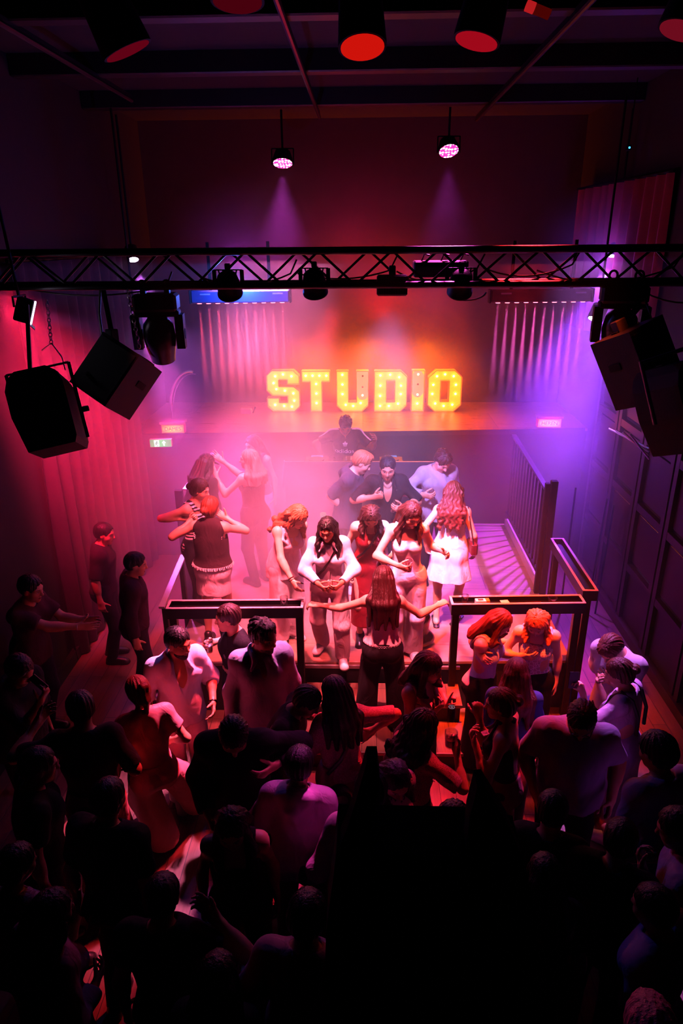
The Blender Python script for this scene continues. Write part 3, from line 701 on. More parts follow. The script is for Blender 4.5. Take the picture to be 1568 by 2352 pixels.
MB().box(c+R@np.array([0, .03, 0]), (w*1.04, .06, h*1.08), R, .004).build('case', mat('exit_case', '#c8d8cc', .5), ex)
m_ex, T, b, o = newmat('exit_face'); T.t.nodes.remove(b)
sx = T.n('ShaderNodeSeparateXYZ', ins={0: T.n('ShaderNodeTexCoord').outputs['Object']})
f = T.math('SUBTRACT', 1.0, T.math('ABSOLUTE', T.math('DIVIDE', sx.outputs['X'], w*.55)), clamp=True)
em = T.n('ShaderNodeEmission', ins={'Color': T.mix(f, lin('#14a062'), lin('#40d890')), 'Strength': 1.3}); T.t.links.new(em.outputs[0], o.inputs[0])
MB().box(c+R@np.array([0, -.004, 0]), (w, .008, h), R).build('lit_face', m_ex, ex)
mw = emis('exit_white', '#eafff4', 2)
def ex_poly(pts, m, name, dpt=-.010):
    MB().poly(pts, c+R@np.array([0, dpt, 0]), R[:, 0], R[:, 2], R[:, 1], 0, .002).build(name, m, ex)
ex_poly([(-.09, -.044), (-.02, -.044), (-.02, .044), (-.09, .044)], mw, 'door_symbol')
mg = emis('exit_green', '#0f7a4c', .8)
MB().lathe([(0, 0), (.010, 0), (.010, .002), (0, .002)], c+R@np.array([-.050, -.013, .026]), R[:, 1], 14).build('running_figure_head', mg, ex)
rf = MB()
for a_, b_2 in (((-.052, .014), (-.06, -.012)), ((-.06, -.012), (-.044, -.022)), ((-.044, -.022), (-.05, -.04)), ((-.06, -.012), (-.074, -.024)), ((-.074, -.024), (-.088, -.022)), ((-.054, .012), (-.036, .002)), ((-.036, .002), (-.026, .01)), ((-.054, .012), (-.072, .008)), ((-.072, .008), (-.078, -.006))):
    A = c+R@np.array([a_[0], -.0125, a_[1]]); B = c+R@np.array([b_2[0], -.0125, b_2[1]]); rf.bar(A, B, .009, .002, R[:, 1])
rf.build('running_figure', mg, ex)
ex_poly([(.036, -.036), (.056, -.036), (.056, .004), (.076, .004), (.046, .04), (.016, .004), (.036, .004)], mw, 'arrow')
EXC = c
# small pale device box on the upper stage left of the letters
c = at(565, 944, y=9.9); bx = thing('device_box', 'small pale device box on the upper stage left of the letter S', 'box', c)
MB().box(c, (.16, .1, .07), None, .008).build('case', mat('device_pale', '#b890a4', .5), bx); MB().tube([c+np.array([.1, 0, -.03]), c+np.array([.14, 0, .06])], .01, 6).build('aerial', BLACK, bx)
# ================================================================ FIGURES: signed-distance bodies and clothes
F4 = np.float32
class SDF:
    """ordered list of smooth unions / cuts, sampled on a grid and meshed by surface nets"""
    def __init__(s): s.ops = []
    def cap(s, a, b, ra, rb=None, k=.02, R=None, sc=None, flat=False, cut=False):
        a = np.array(a, float); b = np.array(b, float); rb = ra if rb is None else rb
        s.ops.append(('p', a, b, ra, rb, k, R, sc, flat, cut)); return s
    def ell(s, c, r, R=None, k=.02, cut=False):
        r = np.array(r, float); m = r.max(); return s.cap(c, c, m, m, k, np.eye(3) if R is None else R, r/m, False, cut)
    def plane(s, o, n, k=.0): s.ops.append(('h', np.array(o, float), nrm(n), k)); return s
    def disp(s, fn): s.ops.append(('d', fn)); return s
    def ev(s, org, h, shp):
        ax = [org[i]+h*np.arange(shp[i]) for i in range(3)]
        D = np.full(shp, .5, F4)
        for o in s.ops:
            if o[0] == 'p':
                _, a, b, ra, rb, k, R, sc, flat, cut = o
                m = max(ra, rb)
                if sc is not None:
                    R_ = np.eye(3) if R is None else np.asarray(R); ext = np.sqrt((R_**2*(np.array(sc)**2)[None, :]).sum(1))*m
                else: ext = np.full(3, m)
                pad = k+.03; lo = np.minimum(a, b)-ext-pad; hi = np.maximum(a, b)+ext+pad
                i0 = [max(0, int(np.floor((lo[i]-org[i])/h))) for i in range(3)]; i1 = [min(shp[i], int(np.ceil((hi[i]-org[i])/h))+1) for i in range(3)]
                if any(i1[i] <= i0[i] for i in range(3)): continue
                sl = tuple(slice(i0[i], i1[i]) for i in range(3))
                X = (ax[0][sl[0]]-a[0]).astype(F4)[:, None, None]; Y = (ax[1][sl[1]]-a[1]).astype(F4)[None, :, None]; Z = (ax[2][sl[2]]-a[2]).astype(F4)[None, None, :]
                ab = b-a; ms = 1.0
                if sc is not None:
                    M = (R_/np.array(sc)[None, :]).astype(F4)   # q_j = sum_i p_i R_ij / s_j
                    q = [X*M[0, j]+Y*M[1, j]+Z*M[2, j] for j in range(3)]; ab = ab@M; ms = float(np.prod(sc)**(1/3))*.5+.5*min(sc)
                else: q = [X, Y, Z]
                L2 = float((ab**2).sum())
                if L2 > 1e-10:
                    t = (q[0]*F4(ab[0])+q[1]*F4(ab[1])+q[2]*F4(ab[2]))/F4(L2); tc = np.clip(t, 0, 1)
                    if flat: tc = np.clip(t, 0, 9) if flat is True else np.clip(t, -9, 9)
                    d2 = (q[0]-tc*F4(ab[0]))**2+(q[1]-tc*F4(ab[1]))**2+(q[2]-tc*F4(ab[2]))**2
                    r = F4(ra)+(F4(rb-ra))*np.clip(tc, 0, 1); d = (np.sqrt(d2)-r)*F4(ms)
                    if flat:
                        d = np.maximum(d, (t-1)*F4(math.sqrt(L2)*ms))
                        if flat == 2: d = np.maximum(d, -t*F4(math.sqrt(L2)*ms))
                else: d = (np.sqrt(q[0]**2+q[1]**2+q[2]**2)-F4(ra))*F4(ms)
                D0 = D[sl]
                if cut:
                    if k > 0:
                        hh = np.clip(.5-.5*(D0+d)/F4(k), 0, 1); D[sl] = D0*(1-hh)-d*hh+F4(k)*hh*(1-hh)
                    else: D[sl] = np.maximum(D0, -d)
                elif k > 0:
                    hh = np.clip(.5+.5*(D0-d)/F4(k), 0, 1); D[sl] = D0*(1-hh)+d*hh-F4(k)*hh*(1-hh)
                else: D[sl] = np.minimum(D0, d)
            elif o[0] == 'h':
                P = (ax[0]-o[1][0]).astype(F4)[:, None, None]*F4(o[2][0])+(ax[1]-o[1][1]).astype(F4)[None, :, None]*F4(o[2][1])+(ax[2]-o[1][2]).astype(F4)[None, None, :]*F4(o[2][2])
                D = np.maximum(D, P)
            else:
                w = np.abs(D) < .05; ii = np.nonzero(w)
                if len(ii[0]): D[w] += o[1](ax[0][ii[0]], ax[1][ii[1]], ax[2][ii[2]]).astype(F4)
        return D
    def bounds(s):
        lo = np.full(3, 9.); hi = -lo
        for o in s.ops:
            if o[0] == 'p' and not o[9]:
                m = max(o[3], o[4]); e = m*(1 if o[7] is None else max(o[7])); lo = np.minimum(lo, np.minimum(o[1], o[2])-e); hi = np.maximum(hi, np.maximum(o[1], o[2])+e)
        return lo-.03, hi+.03
    def mesh(s, h, lo=None, hi=None):
        if lo is None: lo, hi = s.bounds()
        lo = np.array(lo); shp = tuple(int(math.ceil((hi[i]-lo[i])/h))+1 for i in range(3))
        return nets(s.ev(lo, h, shp), lo, h)
CORN = np.array([(x, y, z) for x in (0, 1) for y in (0, 1) for z in (0, 1)])
EDG = [(0, 1), (2, 3), (4, 5), (6, 7), (0, 2), (1, 3), (4, 6), (5, 7), (0, 4), (1, 5), (2, 6), (3, 7)]
def nets(D, org, h):
    n = D.shape; B = D < 0
    cnt = np.zeros(tuple(q-1 for q in n), np.int8)
    for c in CORN: cnt += B[c[0]:n[0]-1+c[0], c[1]:n[1]-1+c[1], c[2]:n[2]-1+c[2]]
    act = (cnt > 0) & (cnt < 8); I = np.array(np.nonzero(act)).T
    if not len(I): return np.zeros((0, 3)), np.zeros((0, 4), int)
    V = np.stack([D[I[:, 0]+c[0], I[:, 1]+c[1], I[:, 2]+c[2]] for c in CORN], 1)
    S = np.zeros((len(I), 3)); W = np.zeros(len(I))
    for a, b in EDG:
        va, vb = V[:, a], V[:, b]; m = (va < 0) != (vb < 0)
        t = np.where(m, va/np.where(np.abs(va-vb) < 1e-9, 1e-9, va-vb), 0)
        p = CORN[a][None]+(CORN[b]-CORN[a])[None]*t[:, None]; S += p*m[:, None]; W += m
    P = org+h*(I+S/W[:, None])
    vid = np.full(act.shape, -1, np.int64); vid[I[:, 0], I[:, 1], I[:, 2]] = np.arange(len(I))
    Q = []
    for axis in range(3):
        o1, o2 = [(1, 2), (2, 0), (0, 1)][axis]
        sa = [slice(None)]*3; sb = [slice(None)]*3; sa[axis] = slice(0, -1); sb[axis] = slice(1, None)
        A = B[tuple(sa)]; C = B[tuple(sb)]; ch = A != C
        J = np.array(np.nonzero(ch)).T; ok = (J[:, o1] > 0) & (J[:, o2] > 0) & (J[:, o1] < n[o1]-1) & (J[:, o2] < n[o2]-1); J = J[ok]
        if not len(J): continue
        inside = A[J[:, 0], J[:, 1], J[:, 2]]
        e1 = np.zeros(3, int); e1[o1] = 1; e2 = np.zeros(3, int); e2[o2] = 1
        q = [J-e1-e2, J-e2, J, J-e1]; q = np.stack([vid[c[:, 0], c[:, 1], c[:, 2]] for c in q], 1)
        q[~inside] = q[~inside][:, ::-1]; Q.append(q)
    return P, np.concatenate(Q) if Q else np.zeros((0, 4), int)
def raw_mesh(name, P, Q, hp=None):
    me = bpy.data.meshes.new(name); nq = len(Q)
    me.vertices.add(len(P)); me.vertices.foreach_set('co', np.ascontiguousarray(P, F4).ravel())
    me.loops.add(nq*4); me.loops.foreach_set('vertex_index', np.ascontiguousarray(Q, np.int32).ravel())
    me.polygons.add(nq); me.polygons.foreach_set('loop_start', np.arange(0, nq*4, 4, dtype=np.int32))
    try: me.polygons.foreach_set('loop_total', np.full(nq, 4, np.int32))
    except Exception: pass
    me.update(calc_edges=True); me.polygons.foreach_set('use_smooth', np.ones(nq, bool))
    if hp is not None:
        a = me.attributes.new('hp', 'FLOAT_VECTOR', 'POINT'); a.data.foreach_set('vector', np.ascontiguousarray(hp, F4).ravel())
    return me
# ---------------------------------------------------------------- materials of people
def skin(tone, brow='#1a0d0a', lip='#8a3038'):
    key = 'skin'+tone+brow+lip
    if key in MATS: return MATS[key]
    m, T, b, o = newmat(key)
    a = T.n('ShaderNodeAttribute', attribute_name='hp'); s = T.n('ShaderNodeSeparateXYZ', ins={0: a.outputs['Vector']})
    X, Y, Z = s.outputs; AX = T.math('ABSOLUTE', X)
    def ell(u, cu, ru, v, cv, rv, soft):
        d = T.math('ADD', T.math('POWER', T.math('DIVIDE', T.math('SUBTRACT', u, cu), ru), 2.0), T.math('POWER', T.math('DIVIDE', T.math('SUBTRACT', v, cv), rv), 2.0))
        return T.math('MULTIPLY', T.math('SUBTRACT', 1.0, d), soft, clamp=True)
    def front(f, y): return T.math('MULTIPLY', f, T.math('GREATER_THAN', Y, y))
    nz = T.n('ShaderNodeTexNoise', ins={'Vector': a.outputs['Vector'], 'Scale': 22.0, 'Detail': 3.0}).outputs['Fac']
    c = lin(tone); c2 = (min(1, c[0]*1.1), c[1]*.86, c[2]*.82, 1)
    col = T.mix(nz, c, c2)
    col = T.mix(T.math('MULTIPLY', front(ell(AX, .045, .03, Z, -.03, .03, 1.0), .03), .45), col, (min(1, c[0]*1.1), c[1]*.62, c[2]*.6, 1))
    col = T.mix(T.math('MULTIPLY', front(ell(AX, .032, .024, Z, .006, .016, 1.5), .05), .35), col, (c[0]*.45, c[1]*.35, c[2]*.35, 1))
    col = T.mix(front(ell(AX, .032, .0145, Z, .004, .0062, 3.0), .05), col, (.62, .58, .56, 1))
    col = T.mix(front(ell(AX, .032, .0062, Z, .004, .0062, 4.0), .05), col, (.015, .01, .008, 1))
    col = T.mix(front(ell(AX, .033, .018, Z, .0105, .0032, 3.0), .05), col, (.02, .012, .01, 1))
    col = T.mix(T.math('MULTIPLY', front(ell(AX, .034, .022, Z, .028, .0055, 2.5), .05), .85), col, lin(brow))
    col = T.mix(T.math('MULTIPLY', front(ell(X, .0, .026, Z, -.0635, .0115, 2.5), .06), .8), col, lin(lip))
    col = T.mix(front(ell(X, .0, .022, Z, -.0635, .0016, 3.0), .06), col, (.05, .012, .012, 1))
    T.t.links.new(col, b.inputs['Base Color']); b.inputs['Roughness'].default_value = .48
    MATS[key] = m; return m
def hairmat(col, streak=.45, rough=.38):
    key = 'hair'+col
    if key in MATS: return MATS[key]
    m, T, b, o = newmat(key)
    a = T.n('ShaderNodeAttribute', attribute_name='hp')
    mp = T.n('ShaderNodeMapping', ins={'Vector': a.outputs['Vector'], 'Scale': (1, 1, .09)}).outputs[0]
    nz = T.n('ShaderNodeTexNoise', ins={'Vector': mp, 'Scale': 130.0, 'Detail': 2.0, 'Distortion': .3}).outputs['Fac']
    c = lin(col); T.t.links.new(T.mix(nz, tuple(x*(1-streak) for x in c[:3])+(1,), tuple(min(1, x*(1+streak*1.6)) for x in c[:3])+(1,)), b.inputs['Base Color'])
    b.inputs['Roughness'].default_value = rough+.1; b.inputs['Specular IOR Level'].default_value = .35
    bp = T.n('ShaderNodeBump', ins={'Height': nz, 'Strength': .45, 'Distance': .012}); T.t.links.new(bp.outputs[0], b.inputs['Normal'])
    MATS[key] = m; return m
def cloth(col, pat=None, col2='#ffffff', rough=.85, sheen=0.0, sc=1.0):
    key = 'cloth'+col+str(pat)+col2+str(rough)
    if key in MATS: return MATS[key]
    m, T, b, o = newmat(key); oc = T.n('ShaderNodeTexCoord').outputs['Object']
    mp = T.n('ShaderNodeMapping', ins={'Vector': oc, 'Scale': (1.0, 1.0, .55), 'Rotation': (.5, .3, .2)}).outputs[0]
    nz = T.n('ShaderNodeTexNoise', ins={'Vector': mp, 'Scale': 8.5, 'Detail': 2.5, 'Distortion': 1.4}).outputs['Fac']
    c = lin(col); cc = T.mix(nz, tuple(x*.82 for x in c[:3])+(1,), tuple(min(1, x*1.12) for x in c[:3])+(1,))
    f = None
    if pat == 'stripe': f = T.math('GREATER_THAN', T.math('SINE', T.math('MULTIPLY', T.n('ShaderNodeSeparateXYZ', ins={0: oc}).outputs['Z'], 190.0)), .1)
    elif pat in ('lace', 'leopard', 'crochet'):
        s_ = {'lace': 34.0, 'leopard': 42.0, 'crochet': 95.0}[pat]
        vo = T.n('ShaderNodeTexVoronoi', feature='F1' if pat != 'lace' else 'DISTANCE_TO_EDGE', ins={'Vector': oc, 'Scale': s_}); f = T.math('LESS_THAN', vo.outputs['Distance'], {'lace': .085, 'leopard': .3, 'crochet': .35}[pat])
    elif pat == 'denim': f = T.math('MULTIPLY', T.n('ShaderNodeTexNoise', ins={'Vector': oc, 'Scale': 240.0}).outputs['Fac'], .35)
    if f is not None: cc = T.mix(f, cc, lin(col2))
    T.t.links.new(cc, b.inputs['Base Color']); b.inputs['Roughness'].default_value = rough; b.inputs['Specular IOR Level'].default_value = .3
    bp = T.n('ShaderNodeBump', ins={'Height': nz, 'Strength': .42, 'Distance': .03}); T.t.links.new(bp.outputs[0], b.inputs['Normal'])
    MATS[key] = m; return m
# ---------------------------------------------------------------- skeleton
class Sk: pass
def ik(S, Tt, l1, l2, hint):
    d = Tt-S; L = np.linalg.norm(d); Lm = (l1+l2)*.985
    if L > Lm: Tt = S+d/L*Lm; d = Tt-S; L = Lm
    u = d/L; a = (l1*l1-l2*l2+L*L)/(2*L); hgt = math.sqrt(max(l1*l1-a*a, 1e-6)); hn = np.array(hint, float); hn = hn-u*(hn@u)
    return S+u*a+nrm(hn)*hgt, Tt
POSES = {  # finger curls (three joints, degrees) for index..little; thumb bend
    'relax': ([(18, 28, 14), (24, 32, 16), (28, 36, 18), (32, 38, 18)], 18), 'hold': ([(38, 48, 28), (40, 50, 30), (42, 50, 30), (46, 50, 30)], 40),
    'fist': ([(78, 92, 55)]*4, 60), 'flat': ([(4, 6, 3), (5, 6, 3), (6, 8, 3), (8, 8, 4)], 6), 'point': ([(4, 6, 3), (74, 88, 50), (78, 90, 52), (80, 90, 52)], 50),
    'pinch': ([(48, 52, 22), (40, 45, 22), (30, 38, 20), (26, 34, 18)], 45), 'rest': ([(22, 22, 10), (26, 26, 12), (30, 28, 12), (34, 30, 14)], 10)}
def skeleton(sp):
    k = Sk(); fem = sp['sex'] == 'f'; k.fem = fem
    k.fat = sp.get('fat', 1.0); lean = sp.get('lean', 4); side = sp.get('side', 0); tw = sp.get('twist', 0); drop = sp.get('drop', 0.0)
    Rh2 = rz(-tw*.5)@ry(side*.5)@rx(-lean*.5); k.Rp = rz(0); Rc = rz(-tw)@ry(side)@rx(-lean); k.Rc = Rc; k.Rw = Rh2
    k.P = np.array([0, -.0, .955-drop]); k.W = k.P+Rh2@np.array([0, 0, .14]); k.N = k.W+Rc@np.array([0, -.012, .375])
    k.sw = (.150 if fem else .168)*(1+.35*(k.fat-1))
    dy = sp['look']-sp['face']; hy, hpt, hr = dy, sp.get('pitch', 12), sp.get('roll', 0)
    k.Rh = rz(hy)@rx(-hpt)@ry(hr)
    k.H = k.N+Rc@np.array([0, .018, .055])+k.Rh@np.array([0, .022, .098])
    k.S = {}; k.E = {}; k.Wr = {}; k.hand = {}
    sp_up = sp.get('shrug', (0, 0))
    for i, sd in enumerate(('R', 'L')):
        sg = 1 if sd == 'R' else -1
        S = k.W+Rc@np.array([sg*k.sw, -.01, .325+sp_up[i]])
        a = sp.get(sd, None); l1, l2 = .285, .25
        if a is None: a = dict(t=(sg*(k.sw+.09), .02+.04*math.sin(lean), .80-drop), pose='relax')
        t = np.array(a['t'], float); hint = np.array(a.get('hint', (sg*.55, -.8, -.35)), float)
        Wt = t.copy(); E = S
        for _ in range(4):
            E, W2 = ik(S, Wt, l1, l2, hint); dd = nrm(a['dir']) if 'dir' in a else nrm(W2-E); Wt = t-dd*.075
        E, W2 = ik(S, Wt, l1, l2, hint); d = nrm(a['dir']) if 'dir' in a else nrm(W2-E)
        up = np.array(a.get('thumb', (0, .55, 1.0)), float); tt = nrm(up-d*(up@d)); nn = np.cross(tt, d)*(1 if sd == 'R' else -1)
        k.S[sd], k.E[sd], k.Wr[sd] = S, E, W2; k.hand[sd] = (d, nn, tt, a.get('pose', 'relax'))
    k.hip = {}; k.K = {}; k.A = {}; k.toe = {}
    fs = sp.get('feet', ((.10, .02, 8), (-.10, -.02, -8)))
    for sd, f in zip(('R', 'L'), fs):
        sg = 1 if sd == 'R' else -1
        hp_ = k.P+np.array([sg*.085, 0, -.04]); fz = f[3] if len(f) > 3 else 0.0
        A = np.array([f[0], f[1]-.03, .085+fz]); ya = math.radians(f[2]); fw = np.array([math.sin(ya), math.cos(ya), 0])
        K, A2 = ik(hp_, A, .43, .415, fw+np.array([sg*.12, 0, 0])); k.hip[sd], k.K[sd], k.A[sd], k.toe[sd] = hp_, K, A2, fw
    return k
def torso(s, k, e=0.0, z0=True, sh=True, kk=.05, bust=True):
    """torso volumes grown by e"""
    f = k.fat; Rp, Rw, Rc = k.Rp, k.Rw, k.Rc; fem = k.fem
    if z0:
        s.ell(k.P, np.array((.178 if fem else .168, .122, .125))*(1+.8*(f-1))+e, Rp, kk)
        for q in (-1, 1): s.cap(k.P+np.array([q*.075, -.055, -.045]), k.P+np.array([q*.075, -.055, -.045]), (.092 if fem else .085)+e, None, kk)
    s.ell(k.W+Rw@np.array([0, .01*f, -.01]), np.array((.128 if fem else .148, .098 if fem else .108, .15))*(1+1.25*(f-1))+e, Rw, kk)
    s.ell(k.W+Rc@np.array([0, 0, .165]), np.array((.143 if fem else .166, .103 if fem else .12, .19))*(1+.9*(f-1))+e, Rc, kk)
    if fem and bust:
        for q in (-1, 1): s.ell(k.W+Rc@np.array([q*.066, .082, .185]), np.array((.060, .058, .062))*(1+.5*(f-1))+e, Rc, .03)
    elif bust:
        for q in (-1, 1): s.ell(k.W+Rc@np.array([q*.075, .068, .225]), np.array((.08, .055, .065))+e, Rc, .04)
    if sh:
        for q, sd in ((1, 'R'), (-1, 'L')):
            s.cap(k.W+Rc@np.array([q*.06, -.012, .31]), k.S[sd]+Rc@np.array([-q*.02, 0, -.012]), (.07 if fem else .08)+e, (.047 if fem else .056)+e, .05)
            s.cap(k.N+Rc@np.array([q*.02, -.015, -.01]), k.W+Rc@np.array([q*(k.sw-.05), -.018, .352]), .042+e, .030+e, .05)
def arm(s, k, sd, e=0.0, upto=2.0, loose=0.0, kk=.03, flat=True, kin=.04):
    r0, r1, r2 = ((.044, .035, .0235) if k.fem else (.053, .041, .028)); g = 1+.5*(k.fat-1); r0 *= g; r1 *= g; r2 *= g**.5
    S, E, W = k.S[sd], k.E[sd], k.Wr[sd]
    if upto <= 1.0 and upto < 1.99:
        s.cap(S, S+(E-S)*upto, r0+e, r0+(r1-r0)*upto+e+loose, kin, flat=flat); s.cap(S, S, r0+e+.004, None, kin); return
    s.cap(S, E, r0+e, r1+e+loose, kin); s.cap(S, S, r0+e+.006, None, kin)
    q = min(1.0, upto-1.0); s.cap(E, E+(W-E)*q, r1+e+loose, r1+(r2-r1)*q+e+loose*.8, kk, flat=flat)
    if e == 0: s.cap(E+(W-E)*.22, E+(W-E)*.42, r1*1.06, r1*.92, .03)
def handops(s, k, sd):
    d, n, t, pose = k.hand[sd]; W = k.Wr[sd]; curls, th = POSES[pose]; g = .92 if k.fem else 1.0
    R = np.stack([d, t, n], 1)
    s.cap(W+d*.026*g, W+d*.074*g, .036*g, .042*g, .02, R, np.array([1, 1, .40]))
    s.cap(W, W+d*.03, .023*g, .024*g, .02, R, np.array([1, 1, .72]))
    offs = (.030, .0105, -.0095, -.0285); Ls = ((.041, .026, .020), (.045, .029, .021), (.041, .027, .020), (.032, .021, .018))
    for i in range(4):
        p = W+d*(.088-.006*(i == 3)-.003*(i == 0))*g+t*offs[i]*g; ang = 0.0; sprd = (.11, .03, -.05, -.13)[i]*(1.6 if pose in ('flat', 'rest') else .8)
        for j in range(3):
            ang += math.radians(curls[i][j]); dv = nrm(d*math.cos(ang)+n*math.sin(ang)+t*sprd*math.cos(ang)); q = p+dv*Ls[i][j]*g
            r = (.0092, .0082, .0074)[j]*g; s.cap(p, q, r, r*.93, .005 if j else .010); p = q
    p = W+d*.022*g+t*.026*g+n*.008; b = math.radians(th); dv = nrm(d*.62+t*.62+n*.42)
    for j, L in enumerate((.040, .031, .025)):
        q = p+dv*L*g; s.cap(p, q, (.0135, .0105, .0088)[j]*g, (.0105, .0092, .0078)[j]*g, .010); p = q; dv = nrm(dv*math.cos(b*.6)+nrm(d*.6+n*.9-t*.35)*math.sin(b*.6))
def headops(s, k, beard=False):
    R, H = k.Rh, k.H; m = 1.0 if not k.fem else .96
    P = lambda x, y, z: H+R@np.array([x, y, z])*m
    E_ = lambda c, r, kk=.02, cut=False: s.ell(P(*c), np.array(r)*m, R, kk, cut)
    s.cap(k.N+k.Rc@np.array([0, -.008, -.03]), P(0, -.012, -.05), .056 if not k.fem else .046, .054 if not k.fem else .045, .03)
    E_((0, -.014, .036), (.0755, .095, .082)); E_((0, .018, -.01), (.066, .074, .088), .03)
    E_((0, .032, -.060), (.052 if not k.fem else .047, .054, .052), .025); s.cap(P(0, .066, -.097), P(0, .066, -.097), .021 if not k.fem else .018, None, .03)
    for q in (-1, 1):
        E_((q*.038, .052, -.026), (.03, .03, .028), .025)
        s.cap(P(q*.014, .084, .024), P(q*.046, .068, .024), .0125, .010, .018)
        s.cap(P(q*.033, .1005, .003), P(q*.033, .1005, .003), .0165, None, .012, cut=True)
        s.cap(P(q*.032, .0755, .004), P(q*.032, .0755, .004), .0135, None, .004)
        s.cap(P(q*.0115, .091, -.031), P(q*.0115, .091, -.031), .0085, None, .008)
        E_((q*.074, -.004, -.004), (.010, .021, .031), .008)
        s.cap(P(q*.004, .0895, -.0585), P(q*.02, .079, -.0625), .0065, .004, .006); s.cap(P(0, .0885, -.0695), P(q*.017, .080, -.0655), .0075, .004, .006)
    s.cap(P(0, .086, .018), P(0, .1075, -.022), .0085, .0115, .012); s.cap(P(0, .107, -.026), P(0, .107, -.026), .0125, None, .008)
def bodyops(k, bare=True):
    s = SDF(); torso(s, k)
    for sd in ('R', 'L'):
        arm(s, k, sd, flat=False); sg = 1 if sd == 'R' else -1
        hp_, K, A = k.hip[sd], k.K[sd], k.A[sd]; f = 1+.5*(k.fat-1)
        s.cap(hp_+np.array([sg*.01, 0, -.02]), K, (.088 if k.fem else .085)*f, .054, .04); s.cap(K, A, .051, .034, .03)
        c = K+(A-K)*.3-k.toe[sd]*.018; s.cap(c, K+(A-K)*.5-k.toe[sd]*.012, .046, .038, .03)
        s.cap(A+np.array([0, 0, -.035])-k.toe[sd]*.03, A+k.toe[sd]*.12+np.array([0, 0, -.058]), .036, .024, .03)
    headops(s, k)
    for sd in ('R', 'L'): handops(s, k, sd)
    return s
def cull(P, Q, boxes):
    for lo, hi in boxes:
        ins = ((P > lo) & (P < hi)).all(1); Q = Q[~ins[Q].all(1)]
    used = np.unique(Q); mp = np.full(len(P), -1); mp[used] = np.arange(len(used)); return P[used], mp[Q]
def join(parts):
    Ps, Qs, b = [], [], 0
    for P, Q in parts: Ps.append(P); Qs.append(Q+b); b += len(P)
    return np.concatenate(Ps), np.concatenate(Qs)
def fold(seed, amp=.005, fr=22.0, vert=.45):
    r = np.random.RandomState(seed); D = r.randn(5, 3); D /= np.linalg.norm(D, axis=1)[:, None]; D[:, 2] *= vert; ph = r.rand(5)*6.3; fq = fr*(.6+.9*r.rand(5))
    def f(x, y, z):
        o = 0
        for i in range(5): o = o+np.sin((D[i, 0]*x+D[i, 1]*y+D[i, 2]*z)*fq[i]+ph[i]+.8*np.sin(z*9+ph[i]))
        return o*amp/2.2
    return f
